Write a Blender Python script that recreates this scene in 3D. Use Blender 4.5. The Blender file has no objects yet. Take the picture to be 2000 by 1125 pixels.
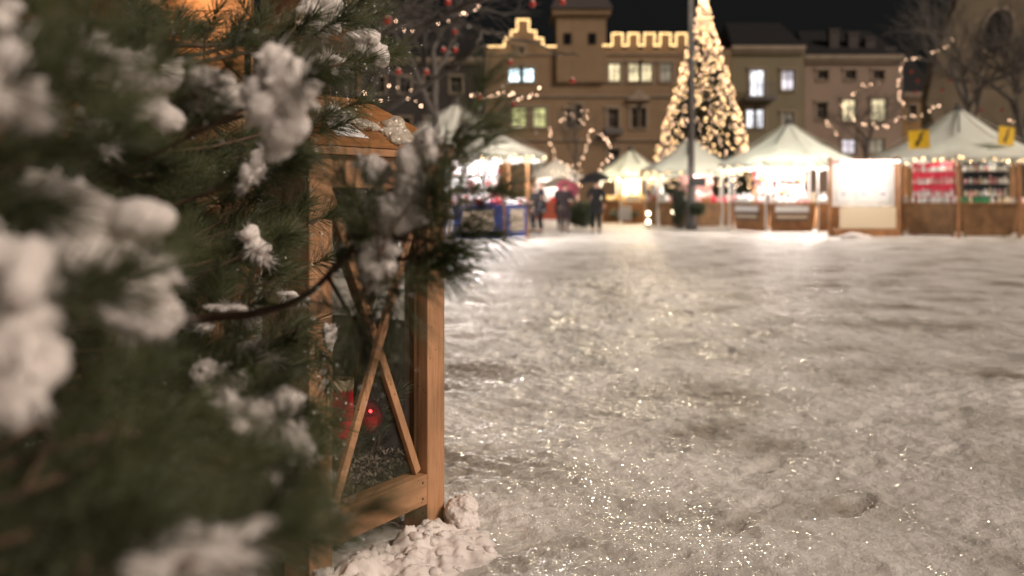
import bpy, bmesh, math, random
import numpy as np
from mathutils import Vector, Matrix, noise as mn

rnd = random.Random(7)
rng = np.random.default_rng(7)
S = bpy.context.scene
COL = S.collection
F = 1944.0; CX = 1000.0; CY = 375.0; CH = 1.4

# ------------------------------------------------------------------ camera, sky, light
cd = bpy.data.cameras.new('camera'); cam = bpy.data.objects.new('camera', cd); COL.objects.link(cam)
S.camera = cam
cam.location = (0, 0, CH); cam.rotation_euler = (math.radians(90), 0, 0)
cd.lens = 35; cd.sensor_width = 36; cd.shift_y = -(562.5 - CY) / 2000.0
cd.clip_start = 0.05; cd.clip_end = 2000
cd.dof.use_dof = True; cd.dof.focus_distance = 3.85; cd.dof.aperture_fstop = 1.6

w = bpy.data.worlds.new('World'); S.world = w; w.use_nodes = True
wt = w.node_tree; bg = wt.nodes['Background']
sky = wt.nodes.new('ShaderNodeTexSky'); sky.sky_type = 'NISHITA'; sky.sun_disc = False
sky.sun_elevation = math.radians(0.5); sky.sun_rotation = math.radians(60)
mixn = wt.nodes.new('ShaderNodeMix'); mixn.data_type = 'RGBA'; mixn.inputs[0].default_value = 0.97
wt.links.new(sky.outputs[0], mixn.inputs[6]); mixn.inputs[7].default_value = (0.20, 0.205, 0.22, 1)
wt.links.new(mixn.outputs[2], bg.inputs[0]); bg.inputs[1].default_value = 0.038

sd = bpy.data.lights.new('town_lamplight', 'SUN'); town_lamplight = bpy.data.objects.new('town_lamplight', sd); COL.objects.link(town_lamplight)  # night scene: added distant lamp standing in for broad lamplight of the town
sd.energy = 3.2; sd.angle = math.radians(20); sd.color = (1.0, 0.83, 0.70)
town_lamplight.rotation_euler = Vector((0.66, -0.48, 0.56)).to_track_quat('Z', 'Y').to_euler()

S.view_settings.view_transform = 'Standard'; S.view_settings.look = 'None'
S.view_settings.exposure = 0; S.view_settings.gamma = 1
S.render.engine = 'CYCLES'
S.cycles.use_denoising = True
try: S.cycles.denoiser = 'OPENIMAGEDENOISE'
except Exception: pass
S.cycles.use_light_tree = True
S.cycles.max_bounces = 6; S.cycles.diffuse_bounces = 2; S.cycles.glossy_bounces = 3
S.cycles.transmission_bounces = 6; S.cycles.transparent_max_bounces = 10
S.cycles.sample_clamp_indirect = 4; S.cycles.caustics_reflective = False; S.cycles.caustics_refractive = False

def P(px, py, d):
    return Vector(((px - CX) / F * d, d, CH - (py - CY) / F * d))
def PX(px, d): return (px - CX) / F * d
def PZ(py, d): return CH - (py - CY) / F * d

# ------------------------------------------------------------------ materials
def mat(name, col=(.5, .5, .5), rough=.6, metal=0, emit=None, es=0, spec=.5):
    m = bpy.data.materials.new(name); m.use_nodes = True
    b = m.node_tree.nodes['Principled BSDF']
    b.inputs['Base Color'].default_value = (*col, 1); b.inputs['Roughness'].default_value = rough
    b.inputs['Metallic'].default_value = metal; b.inputs['Specular IOR Level'].default_value = spec
    if emit: b.inputs['Emission Color'].default_value = (*emit, 1); b.inputs['Emission Strength'].default_value = es
    return m
def N(m, t, **k):
    n = m.node_tree.nodes.new(t)
    for a, v in k.items(): setattr(n, a, v)
    return n
def L(m, a, b): m.node_tree.links.new(a, b)
def varied(name, c1, c2, scale=3, rough=.7, stretch=(1, 1, 1), bump=.3, detail=5, metal=0, spec=.4, bdist=.02):
    m = mat(name, c1, rough, metal, spec=spec); b = m.node_tree.nodes['Principled BSDF']
    tc = N(m, 'ShaderNodeTexCoord'); mp = N(m, 'ShaderNodeMapping'); mp.inputs['Scale'].default_value = stretch
    L(m, tc.outputs['Object'], mp.inputs[0])
    nz = N(m, 'ShaderNodeTexNoise'); nz.inputs['Scale'].default_value = scale; nz.inputs['Detail'].default_value = detail
    nz.inputs['Roughness'].default_value = .62
    L(m, mp.outputs[0], nz.inputs[0])
    cr = N(m, 'ShaderNodeValToRGB'); cr.color_ramp.elements[0].position = .32; cr.color_ramp.elements[1].position = .68
    cr.color_ramp.elements[0].color = (*c1, 1); cr.color_ramp.elements[1].color = (*c2, 1)
    L(m, nz.outputs[0], cr.inputs[0]); L(m, cr.outputs[0], b.inputs['Base Color'])
    bp = N(m, 'ShaderNodeBump'); bp.inputs['Strength'].default_value = bump; bp.inputs['Distance'].default_value = bdist
    L(m, nz.outputs[0], bp.inputs['Height']); L(m, bp.outputs[0], b.inputs['Normal'])
    return m

def wood(name, axis, c1, c2, rough=.55, ring=9.0):
    """pine board: grain along one local axis, wavy year rings, dark knots and small specks"""
    m = mat(name, c1, rough, spec=.35); b = m.node_tree.nodes['Principled BSDF']
    tc = N(m, 'ShaderNodeTexCoord'); mp = N(m, 'ShaderNodeMapping')
    s = [ring, ring, ring]; s['xyz'.index(axis)] = ring * .07
    mp.inputs['Scale'].default_value = s; L(m, tc.outputs['Object'], mp.inputs[0])
    n1 = N(m, 'ShaderNodeTexNoise'); n1.inputs['Scale'].default_value = 1.6; n1.inputs['Detail'].default_value = 2
    L(m, mp.outputs[0], n1.inputs[0])
    mul = N(m, 'ShaderNodeMath', operation='MULTIPLY'); mul.inputs[1].default_value = 22
    L(m, n1.outputs[0], mul.inputs[0])
    fr = N(m, 'ShaderNodeMath', operation='SINE'); L(m, mul.outputs[0], fr.inputs[0])
    n2 = N(m, 'ShaderNodeTexNoise'); n2.inputs['Scale'].default_value = 14; n2.inputs['Detail'].default_value = 6
    L(m, mp.outputs[0], n2.inputs[0])
    ad = N(m, 'ShaderNodeMath', operation='MULTIPLY_ADD'); ad.inputs[1].default_value = .10; L(m, fr.outputs[0], ad.inputs[0]); L(m, n2.outputs[0], ad.inputs[2])
    cr = N(m, 'ShaderNodeValToRGB'); cr.color_ramp.elements[0].position = .3; cr.color_ramp.elements[1].position = .72
    cr.color_ramp.elements[0].color = (*c2, 1); cr.color_ramp.elements[1].color = (*c1, 1)
    L(m, ad.outputs[0], cr.inputs[0])
    # specks and knots
    vo = N(m, 'ShaderNodeTexVoronoi'); vo.inputs['Scale'].default_value = 22; L(m, tc.outputs['Object'], vo.inputs[0])
    lt = N(m, 'ShaderNodeMapRange'); lt.inputs[1].default_value = .05; lt.inputs[2].default_value = .11
    L(m, vo.outputs['Distance'], lt.inputs[0])
    mp2 = N(m, 'ShaderNodeMapping'); s2 = [4.6] * 3; s2['xyz'.index(axis)] = 2.4; mp2.inputs['Scale'].default_value = s2
    L(m, tc.outputs['Object'], mp2.inputs[0])
    v2 = N(m, 'ShaderNodeTexVoronoi'); v2.inputs['Scale'].default_value = 1.0; L(m, mp2.outputs[0], v2.inputs[0])
    l2 = N(m, 'ShaderNodeMapRange'); l2.inputs[1].default_value = .06; l2.inputs[2].default_value = .13
    L(m, v2.outputs['Distance'], l2.inputs[0])
    mm = N(m, 'ShaderNodeMath', operation='MULTIPLY'); L(m, lt.outputs[0], mm.inputs[0]); L(m, l2.outputs[0], mm.inputs[1])
    mx = N(m, 'ShaderNodeMix', data_type='RGBA'); L(m, mm.outputs[0], mx.inputs[0])
    mx.inputs[6].default_value = (c2[0] * .3, c2[1] * .26, c2[2] * .25, 1); L(m, cr.outputs[0], mx.inputs[7])
    n4 = N(m, 'ShaderNodeTexNoise'); n4.inputs['Scale'].default_value = 3.2; n4.inputs['Detail'].default_value = 5; L(m, tc.outputs['Object'], n4.inputs[0])
    r4 = N(m, 'ShaderNodeMapRange'); r4.inputs[1].default_value = .38; r4.inputs[2].default_value = .62; r4.inputs[3].default_value = .68; r4.inputs[4].default_value = 1.0; L(m, n4.outputs[0], r4.inputs[0])
    m4 = N(m, 'ShaderNodeVectorMath', operation='SCALE'); L(m, mx.outputs[2], m4.inputs[0]); L(m, r4.outputs[0], m4.inputs['Scale'])
    L(m, m4.outputs[0], b.inputs['Base Color'])
    bp = N(m, 'ShaderNodeBump'); bp.inputs['Strength'].default_value = .35; bp.inputs['Distance'].default_value = .002
    L(m, ad.outputs[0], bp.inputs['Height']); L(m, bp.outputs[0], b.inputs['Normal'])
    return m

def snow_mat(name, base=(.80, .775, .75), c2=(.66, .64, .62), scale=3, sparkle=True, bdist=.012, sss=0.0, cell=70, rgh=.22):
    m = mat(name, base, .55, spec=.3); nt = m.node_tree; b = nt.nodes['Principled BSDF']
    tc = N(m, 'ShaderNodeTexCoord')
    nz = N(m, 'ShaderNodeTexNoise'); nz.inputs['Scale'].default_value = scale; nz.inputs['Detail'].default_value = 6
    L(m, tc.outputs['Object'], nz.inputs[0])
    cr = N(m, 'ShaderNodeValToRGB'); cr.color_ramp.elements[0].position = .38; cr.color_ramp.elements[1].position = .58
    cr.color_ramp.elements[0].color = (*c2, 1); cr.color_ramp.elements[1].color = (*base, 1)
    L(m, nz.outputs[0], cr.inputs[0]); L(m, cr.outputs[0], b.inputs['Base Color'])
    if name == 'trampled_snow':
        e_ = cr.color_ramp.elements.new(.34); e_.color = (c2[0] * .62, c2[1] * .58, c2[2] * .54, 1); cr.color_ramp.elements[0].position = .345; cr.color_ramp.elements[1].position = .43
        cr.color_ramp.elements[0].color = (c2[0] * .62, c2[1] * .58, c2[2] * .54, 1); cr.color_ramp.elements[1].color = (*c2, 1)
    n2 = N(m, 'ShaderNodeTexNoise'); n2.inputs['Scale'].default_value = scale * 14; n2.inputs['Detail'].default_value = 8
    n2.inputs['Roughness'].default_value = .7; L(m, tc.outputs['Object'], n2.inputs[0])
    bp = N(m, 'ShaderNodeBump'); bp.inputs['Strength'].default_value = .8; bp.inputs['Distance'].default_value = bdist
    L(m, n2.outputs[0], bp.inputs['Height']); L(m, bp.outputs[0], b.inputs['Normal'])
    if sss:
        b.inputs['Subsurface Weight'].default_value = sss; b.inputs['Subsurface Radius'].default_value = (.02, .016, .014)
        b.inputs['Subsurface Scale'].default_value = 1.0
    if sparkle:
        vo = N(m, 'ShaderNodeTexVoronoi'); vo.inputs['Scale'].default_value = cell; L(m, tc.outputs['Object'], vo.inputs[0])
        sb = N(m, 'ShaderNodeVectorMath', operation='SUBTRACT'); sb.inputs[1].default_value = (.5, .5, .5)
        L(m, vo.outputs['Color'], sb.inputs[0])
        sc = N(m, 'ShaderNodeVectorMath', operation='SCALE'); sc.inputs['Scale'].default_value = .55; L(m, sb.outputs[0], sc.inputs[0])
        ge = N(m, 'ShaderNodeNewGeometry'); ad = N(m, 'ShaderNodeVectorMath', operation='ADD'); L(m, ge.outputs['Normal'], ad.inputs[0]); L(m, sc.outputs[0], ad.inputs[1])
        no = N(m, 'ShaderNodeVectorMath', operation='NORMALIZE'); L(m, ad.outputs[0], no.inputs[0])
        gl = N(m, 'ShaderNodeBsdfGlossy'); gl.inputs['Roughness'].default_value = rgh; gl.inputs['Color'].default_value = (1, .98, .92, 1)
        L(m, no.outputs[0], gl.inputs['Normal'])
        # ice comes and goes in patches
        n3 = N(m, 'ShaderNodeTexNoise'); n3.inputs['Scale'].default_value = 1.3; n3.inputs['Detail'].default_value = 4; L(m, tc.outputs['Object'], n3.inputs[0])
        mr = N(m, 'ShaderNodeMapRange'); mr.inputs[1].default_value = .42; mr.inputs[2].default_value = .62
        mr.inputs[3].default_value = .03; mr.inputs[4].default_value = .18; L(m, n3.outputs[0], mr.inputs[0])
        ms = N(m, 'ShaderNodeMixShader'); L(m, mr.outputs[0], ms.inputs[0]); L(m, b.outputs[0], ms.inputs[1]); L(m, gl.outputs[0], ms.inputs[2])
        L(m, ms.outputs[0], nt.nodes['Material Output'].inputs[0])
    return m

M = {}
M['snow'] = snow_mat('trampled_snow', (.86, .83, .785), (.63, .60, .545), 1.1, bdist=.042, cell=115, rgh=.15)
M['clump'] = snow_mat('loose_snow', (.84, .775, .735), (.77, .71, .67), 9, sparkle=False, bdist=.006, sss=.25)
M['crust'] = snow_mat('icy_snow', (.74, .66, .56), (.55, .44, .32), 30, sparkle=True, bdist=.01, cell=150, rgh=.2)
WC1, WC2 = (.57, .315, .17), (.43, .225, .115)
for ax in 'xyz': M['wood' + ax] = wood('pine_wood_' + ax, ax, WC1, WC2)
M['roofwood'] = wood('weathered_roof_wood', 'x', (.42, .20, .075), (.27, .115, .04), .5, 6)
M['darkwood'] = wood('brown_wood', 'z', (.17, .085, .04), (.09, .045, .02), .6)
M['hutwood'] = wood('orange_hut_wood', 'x', (.60, .32, .155), (.45, .215, .095), .5, 5)
M['counter'] = wood('stall_counter_wood', 'z', (.44, .21, .085), (.32, .15, .06), .6, 2)
M['counterd'] = wood('dark_stall_counter_wood', 'z', (.28, .155, .07), (.22, .115, .05), .6, 2)
M['needle'] = varied('pine_needles', (.024, .032, .012), (.09, .102, .040), 9, .33, bump=0)
M['bark'] = varied('pine_bark', (.06, .035, .022), (.13, .08, .05), 30, .8, bump=.8, bdist=.006)
M['crown'] = varied('dark_spruce', (.02, .03, .012), (.05, .06, .025), 3, .6, bump=0)
M['bare'] = varied('wet_grey_bark', (.07, .062, .055), (.14, .125, .112), 4, .7)
M['metal'] = varied('grey_painted_steel', (.10, .09, .09), (.14, .13, .125), 5, .5, bump=.1)
M['black'] = mat('black_plastic', (.02, .02, .02), .5)
M['wire'] = mat('dark_wire', (.02, .03, .02), .6)
def canopy_mat(name, c):
    m = mat(name, c, .7); b = m.node_tree.nodes['Principled BSDF']
    nz = N(m, 'ShaderNodeTexNoise'); nz.inputs['Scale'].default_value = 1.6; nz.inputs['Detail'].default_value = 5
    cr = N(m, 'ShaderNodeMix', data_type='RGBA'); L(m, nz.outputs[0], cr.inputs[0])
    cr.inputs[6].default_value = (c[0] * .86, c[1] * .86, c[2] * .84, 1); cr.inputs[7].default_value = (*c, 1)
    L(m, cr.outputs[2], b.inputs['Base Color'])
    t = N(m, 'ShaderNodeBsdfTranslucent'); t.inputs[0].default_value = (c[0] * .8, c[1] * .85, c[2] * .75, 1)
    ms = N(m, 'ShaderNodeMixShader'); ms.inputs[0].default_value = .10
    L(m, b.outputs[0], ms.inputs[1]); L(m, t.outputs[0], ms.inputs[2]); L(m, ms.outputs[0], m.node_tree.nodes['Material Output'].inputs[0])
    return m
M['canvas'] = canopy_mat('white_canvas', (.84, .87, .80))
M['canvas2'] = canopy_mat('grey_canvas', (.66, .62, .56))
M['seam'] = mat('dark_seam', (.12, .13, .12), .8)
M['blue'] = varied('blue_paint', (.012, .035, .22), (.02, .05, .30), 4, .45, bump=.1)
M['print'] = varied('printed_scene', (.30, .24, .18), (.62, .54, .45), 6, .5, bump=0)
M['white'] = mat('white_ware', (.85, .83, .80), .5)
M['cream'] = mat('cream_board', (.74, .62, .44), .6)
M['pink'] = mat('pink_ware', (.80, .42, .40), .6)
M['red'] = mat('red_cloth', (.62, .015, .05), .7)
M['navy'] = mat('dark_display_cloth', (.025, .035, .045), .7)
M['brownware'] = mat('gingerbread_brown', (.38, .15, .07), .7)
M['green'] = mat('green_ware', (.05, .28, .12), .6)
M['gold'] = mat('golden_ware', (.75, .50, .15), .35, .3)
M['yellow'] = mat('yellow_sign', (.72, .45, .02), .5)
M['sign_ink'] = mat('sign_ink', (.07, .045, .01), .6)
M['bulb'] = mat('warm_bulb', (1, .8, .5), .4, emit=(1, .60, .27), es=26)
M['bulb2'] = mat('pinkish_bulb', (1, .8, .6), .4, emit=(1, .62, .40), es=14)
M['rope'] = mat('rope_light', (1, .8, .5), .4, emit=(1, .64, .27), es=5.5)
M['lampglow'] = mat('white_lamp', (1, 1, 1), .4, emit=(1, .90, .76), es=35)
M['glass'] = mat('clear_glass', (1, 1, 1), .02)
def glass_mat():
    m = M['glass']; nt = m.node_tree
    tr = N(m, 'ShaderNodeBsdfTransparent'); tr.inputs[0].default_value = (.93, .93, .91, 1)
    gl = N(m, 'ShaderNodeBsdfGlossy'); gl.inputs['Roughness'].default_value = .03
    lw_ = N(m, 'ShaderNodeLayerWeight'); lw_.inputs[0].default_value = .5
    pw_ = N(m, 'ShaderNodeMath', operation='POWER'); pw_.inputs[1].default_value = 4; L(m, lw_.outputs['Facing'], pw_.inputs[0])
    fr = N(m, 'ShaderNodeMath', operation='MULTIPLY_ADD'); fr.inputs[1].default_value = .5; fr.inputs[2].default_value = .035; L(m, pw_.outputs[0], fr.inputs[0])
    ms = N(m, 'ShaderNodeMixShader'); L(m, fr.outputs[0], ms.inputs[0]); L(m, tr.outputs[0], ms.inputs[1]); L(m, gl.outputs[0], ms.inputs[2])
    L(m, ms.outputs[0], nt.nodes['Material Output'].inputs[0])
glass_mat()
M['redwax'] = mat('red_wax', (.62, .012, .035), .45)
M['redgloss'] = mat('red_glass_bauble', (.45, .006, .012), .06, .75)
M['bauble'] = mat('red_outdoor_bauble', (.42, .03, .018), .3)
M['paper'] = mat('white_paper_plate', (.85, .83, .82), .5)
M['ink'] = mat('printed_ink', (.04, .04, .05), .6)
M['shaving'] = varied('wood_shavings', (.15, .12, .10), (.25, .21, .18), 20, .8, bump=0)
M['drop'] = mat('ice_drop', (.95, .96, .92), .25, .6)

# ------------------------------------------------------------------ mesh helpers
def tag(o, label=None, cat=None, group=None, kind=None):
    if label: o['label'] = label
    if cat: o['category'] = cat
    if group: o['group'] = group
    if kind: o['kind'] = kind
    return o
def empty(name, loc=(0, 0, 0), rz=0, label=None, cat=None, group=None):
    o = bpy.data.objects.new(name, None); COL.objects.link(o); o.location = loc; o.rotation_euler = (0, 0, rz)
    o.empty_display_size = .2
    return tag(o, label, cat, group)
def obj(name, me, m, parent=None, smooth=False):
    o = bpy.data.objects.new(name, me); COL.objects.link(o)
    if m is not None and not me.materials:
        for q in (m if isinstance(m, (list, tuple)) else [m]): me.materials.append(q)
    if parent is not None: o.parent = parent
    if smooth and len(me.polygons): me.polygons.foreach_set('use_smooth', [True] * len(me.polygons))
    return o
class MB:
    def __init__(s): s.v = []; s.f = []; s.mi = []; s.cur = 0
    def add(s, vs, fs):
        k = len(s.v); s.v += [tuple(x) for x in vs]; s.f += [tuple(i + k for i in f) for f in fs]; s.mi += [s.cur] * len(fs); return s
    def box(s, a, b, mtx=None, bev=0):
        x0, y0, z0 = a; x1, y1, z1 = b
        if bev:
            bm = bmesh.new(); bmesh.ops.create_cube(bm, size=1)
            for q in bm.verts: q.co = Vector(((q.co.x + .5) * (x1 - x0) + x0, (q.co.y + .5) * (y1 - y0) + y0, (q.co.z + .5) * (z1 - z0) + z0))
            bmesh.ops.bevel(bm, geom=bm.edges[:], offset=bev, segments=2, affect='EDGES', profile=.5)
            bm.verts.ensure_lookup_table(); vs = [q.co.copy() for q in bm.verts]; fs = [[q.index for q in f.verts] for f in bm.faces]; bm.free()
        else:
            vs = [Vector(q) for q in ((x0, y0, z0), (x1, y0, z0), (x1, y1, z0), (x0, y1, z0), (x0, y0, z1), (x1, y0, z1), (x1, y1, z1), (x0, y1, z1))]
            fs = [(0, 3, 2, 1), (4, 5, 6, 7), (0, 1, 5, 4), (1, 2, 6, 5), (2, 3, 7, 6), (3, 0, 4, 7)]
        if mtx: vs = [mtx @ q for q in vs]
        return s.add(vs, fs)
    def bar(s, p, q, w_, t_, up=(0, 0, 1), bev=0):
        p = Vector(p); q = Vector(q); z = (q - p); ln = z.length; z.normalize(); y = Vector(up)
        x = y.cross(z)
        if x.length < 1e-4: x = Vector((1, 0, 0))
        x.normalize(); y = z.cross(x)
        mt = Matrix(((x.x, y.x, z.x, p.x), (x.y, y.y, z.y, p.y), (x.z, y.z, z.z, p.z), (0, 0, 0, 1)))
        return s.box((-w_ / 2, -t_ / 2, 0), (w_ / 2, t_ / 2, ln), mt, bev)
    def tube(s, pts, rad, n=8, cap=True):
        pts = [Vector(p) for p in pts]
        if not hasattr(rad, '__len__'): rad = [rad] * len(pts)
        vs = []; fs = []; prev = None
        for i, p in enumerate(pts):
            t = (pts[min(i + 1, len(pts) - 1)] - pts[max(i - 1, 0)])
            if t.length < 1e-9: t = Vector((0, 0, 1))
            t.normalize()
            if prev is None:
                a = Vector((0, 0, 1)) if abs(t.z) < .9 else Vector((1, 0, 0)); x = a.cross(t).normalized()
            else:
                x = (prev - t * prev.dot(t));
                x = x.normalized() if x.length > 1e-6 else Vector((1, 0, 0))
            prev = x; y = t.cross(x)
            for k in range(n):
                a = 2 * math.pi * k / n; vs.append(p + (x * math.cos(a) + y * math.sin(a)) * rad[i])
        for i in range(len(pts) - 1):
            for k in range(n):
                a = i * n + k; b_ = i * n + (k + 1) % n; fs.append((a, b_, b_ + n, a + n))
        if cap: fs.append(tuple(range(n - 1, -1, -1))); fs.append(tuple((len(pts) - 1) * n + k for k in range(n)))
        return s.add(vs, fs)
    def lathe(s, prof, n=16, c=(0, 0, 0)):
        vs = []; fs = []
        for r, z in prof:
            for k in range(n):
                a = 2 * math.pi * k / n; vs.append((c[0] + r * math.cos(a), c[1] + r * math.sin(a), c[2] + z))
        for i in range(len(prof) - 1):
            for k in range(n):
                a = i * n + k; b_ = i * n + (k + 1) % n; fs.append((a, b_, b_ + n, a + n))
        fs.append(tuple(range(n - 1, -1, -1))); fs.append(tuple((len(prof) - 1) * n + k for k in range(n)))
        return s.add(vs, fs)
    def ball(s, c, r, sub=2, mtx=None):
        bm = bmesh.new(); bmesh.ops.create_icosphere(bm, subdivisions=sub, radius=1)
        rr = r if hasattr(r, '__len__') else (r, r, r)
        vs = []
        for q in bm.verts:
            v = Vector((q.co.x * rr[0], q.co.y * rr[1], q.co.z * rr[2]))
            if mtx: v = mtx @ v
            vs.append(v + Vector(c))
        fs = [[q.index for q in f.verts] for f in bm.faces]; bm.free()
        return s.add(vs, fs)
    def mesh(s, name):
        me = bpy.data.meshes.new(name); me.from_pydata(s.v, [], s.f)
        if any(s.mi): me.polygons.foreach_set('material_index', s.mi)
        me.update(); return me
    def build(s, name, m, parent=None, smooth=False): return obj(name, s.mesh(name), m, parent, smooth)
def np_mesh(name, V, tris=None, quads=None):
    me = bpy.data.meshes.new(name); V = np.ascontiguousarray(V, dtype=np.float32)
    me.vertices.add(len(V)); me.vertices.foreach_set('co', V.ravel())
    idx = []; st = []; tot = 0
    for A in (tris, quads):
        if A is not None and len(A):
            idx.append(A.ravel()); n, k = A.shape; st.append(tot + np.arange(n) * k); tot += n * k
    idx = np.concatenate(idx).astype(np.int32); st = np.concatenate(st).astype(np.int32)
    me.loops.add(len(idx)); me.loops.foreach_set('vertex_index', idx)
    me.polygons.add(len(st)); me.polygons.foreach_set('loop_start', st)
    me.update(calc_edges=True); me.validate(); return me

# ------------------------------------------------------------------ snow-covered square (ground)
LC = Vector((-.841, 4.01, 0)); LA = math.atan2(.857, .515); LH = .4085   # lantern centre, turn, half side
UX = Vector((math.cos(LA), math.sin(LA), 0)); UY = Vector((-math.sin(LA), math.cos(LA), 0))
def fr(x, y, sc, o, sd=0): return mn.fractal((x * sc + sd, y * sc - sd, sd * 1.7), 1.0, 2.0, o)
def ground_h(x, y):
    far = max(0, min(1, (30 - y) / 24)); near = 1 if -3 < y < 16 and abs(x) < 7 else 0
    h = .030 * fr(x, y, .45, 3, 3)
    h += .016 * fr(x, y, 2.2, 3, 9)
    if near or y < 25:
        h -= .014 * max(0, fr(x, y, 3.1, 2, 21) - .22) * 2.2
        pit = max(0, fr(x, y, 1.35, 2, 33) - .34); h -= .07 * pit
        h += .015 * fr(x, y, 7.5, 3, 13)
    if near:
        h += foot_h(x, y) if y > 1.5 else 0
        r = fr(x, y, 22, 3, 5); h += .0045 * r * (1 + 1.5 * max(0, fr(x, y, .8, 2, 44) + .1))
    return h
def heap_h(x, y):
    v = Vector((x, y, 0)) - LC; a = v.dot(UX); b_ = -v.dot(UY) - LH
    if not (-1.3 < a < .64 and -.3 < b_ < .8): return 0
    k = math.exp(-((b_ - .08) / .19) ** 2) * (1 / (1 + math.exp((a - .36) / .05)))
    if b_ < 0: k *= .6
    return .145 * k * (.62 + .55 * fr(x, y, 5.0, 2, 77) - .38 * abs(fr(x, y, 13, 2, 78)) + .09 * fr(x, y, 48, 3, 79))
FT = random.Random(19); FEET = {}
for i in range(46):                      # trodden tracks criss-crossing the square
    x, y = FT.uniform(-1.5, 9), FT.uniform(2.4, 18); a = FT.uniform(-.5, 2.6); x0 = x
    for k in range(FT.randint(5, 14)):
        s_ = .11 if k % 2 else -.11
        fx, fy = x - math.sin(a) * s_, y + math.cos(a) * s_; FEET.setdefault((int(fx // .5), int(fy // .5)), []).append((fx, fy, a + FT.uniform(-.2, .2), FT.uniform(.4, 1.1)))
        x += math.cos(a) * .62; y += math.sin(a) * .62; a += FT.uniform(-.12, .12)
def foot_h(x, y):
    h = 0; ci, cj = int(x // .5), int(y // .5)
    for i in (-1, 0, 1):
        for j in (-1, 0, 1):
            for fx, fy, a, dp in FEET.get((ci + i, cj + j), ()):
                u = (x - fx) * math.cos(a) + (y - fy) * math.sin(a); v = -(x - fx) * math.sin(a) + (y - fy) * math.cos(a)
                q = (u / .15) ** 2 + (v / .06) ** 2
                if q < 5: h += dp * (-.026 * math.exp(-q * q * .8) + .007 * math.exp(-(math.sqrt(q) - 1.5) ** 2 * 5))
    return h
def axis(lo, hi, c, fine, grow, wd):
    a = [c]; st = fine
    while a[-1] < hi: a.append(a[-1] + st); st = fine if abs(a[-1] - c) < wd else st * grow
    b_ = [c]; st = fine
    while b_[-1] > lo: b_.append(b_[-1] - st); st = fine if abs(b_[-1] - c) < wd else st * grow
    return np.array(b_[::-1][:-1] + a)
gx = axis(-350, 350, .6, .013, 1.016, 2.0); gy = axis(-120, 500, 5.2, .013, 1.0105, 2.8)
XX, YY = np.meshgrid(gx, gy)
H = np.array([ground_h(x, y) if (abs(x) < 60 and -8 < y < 80) else 0.0 for x, y in zip(XX.ravel().tolist(), YY.ravel().tolist())])
V = np.stack([XX.ravel(), YY.ravel(), H], 1)
nx, ny = len(gx), len(gy)
I = (np.arange(ny - 1)[:, None] * nx + np.arange(nx - 1)[None]).ravel()
g = obj('snow_ground', np_mesh('snow_ground', V, quads=np.stack([I, I + 1, I + 1 + nx, I + nx], 1)), M['snow'], smooth=True)
tag(g, kind='structure')
na, nb2 = 250, 130; BA = np.linspace(-1.28, .62, na); BB = np.linspace(-.28, .70, nb2); Vb = []
for b_ in BB:
    for a_ in BA:
        q = LC + UX * float(a_) - UY * (LH + float(b_)); hh = heap_h(q.x, q.y); Vb.append((q.x, q.y, ground_h(q.x, q.y) + hh - .010))
I = (np.arange(nb2 - 1)[:, None] * na + np.arange(na - 1)[None]).ravel()
o = obj('snow_bank', np_mesh('snow_bank', np.array(Vb), quads=np.stack([I, I + na, I + na + 1, I + 1], 1)), M['clump'], smooth=True)
tag(o, 'soft crumbly bank of fresh snow along the foot of the lantern', 'snow', kind='stuff')

# ------------------------------------------------------------------ wooden lantern
lan = empty('wooden_lantern', LC, LA, 'tall pine wood garden lantern with glass panes, crossed slats and a pyramid roof', 'lantern')
h = LH; pw = .12
for sx, sy in ((-1, -1), (1, -1), (1, 1), (-1, 1)):
    mb = MB(); x0, x1 = sorted((sx * h, sx * (h - pw))); y0, y1 = sorted((sy * h, sy * (h - pw)))
    mb.box((x0, y0, -.05), (x1, y1, 1.534), bev=.004); mb.build('corner_post', M['woodz'], lan)
def side(k):
    return Matrix.Rotation(k * math.pi / 2, 4, 'Z')
for k in range(4):
    R = side(k); a = h - pw; mx = M['woodx'] if k % 2 == 0 else M['woody']
    mb = MB(); mb.box((-a - .002, -h + .004, .13), (a + .002, -h + .088, .252), R, .003); mb.build('bottom_rail', mx, lan)
    mb = MB(); mb.box((-a - .002, -h + .004, 1.415), (a + .002, -h + .088, 1.5335), R, .003); mb.build('top_rail', mx, lan)
    mb = MB(); mb.box((-a, -h + .047, .2525), (a, -h + .051, 1.4145), R); mb.build('glass_pane', M['glass'], lan)
    for s_ in (-1, 1):
        mb = MB(); off = 0 if s_ > 0 else .0
        y = -h + .030 + (.0115 if s_ < 0 else -.0115)
        p = R @ Vector((-s_ * (a - .02), y, .262)); q = R @ Vector((s_ * (a - .02), y, 1.405))
        mb.bar(p, q, .036, .022, R @ Vector((0, -1, 0)), .003)
        mb.build('crossed_slat', mx if False else M['woodz'], lan)
    for u, z_ in ((-a + .03, .16), (-a + .03, .225), (a - .03, .16), (a - .03, .225), (-a + .03, 1.445), (a - .03, 1.445)):
        mb = MB(); c_ = R @ Vector((u, -h + .003, z_)); mb.ball(c_, .0055, 2, None); mb.build('screw_head', M['metal'], lan)
    if k == 1:
        mb = MB(); mb.box((-a, -h + .055, .2535), (a, -h + .075, .86), R); mb.build('added_dark_panel', M['darkwood'], lan)  # added dark sheet, stands in for dark reflections in the lower glass
    # inner battens that hold the pane
    mb = MB()
    mb.box((-a, -h + .053, .253), (-a + .022, -h + .078, 1.414), R); mb.box((a - .022, -h + .053, .253), (a, -h + .078, 1.414), R)
    mb.build('pane_batten', M['darkwood'], lan)
mb = MB(); mb.box((-h + .09, -h + .09, .19), (h - .09, h - .09, .215)); mb.build('floor_board', M['darkwood'], lan)
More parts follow.
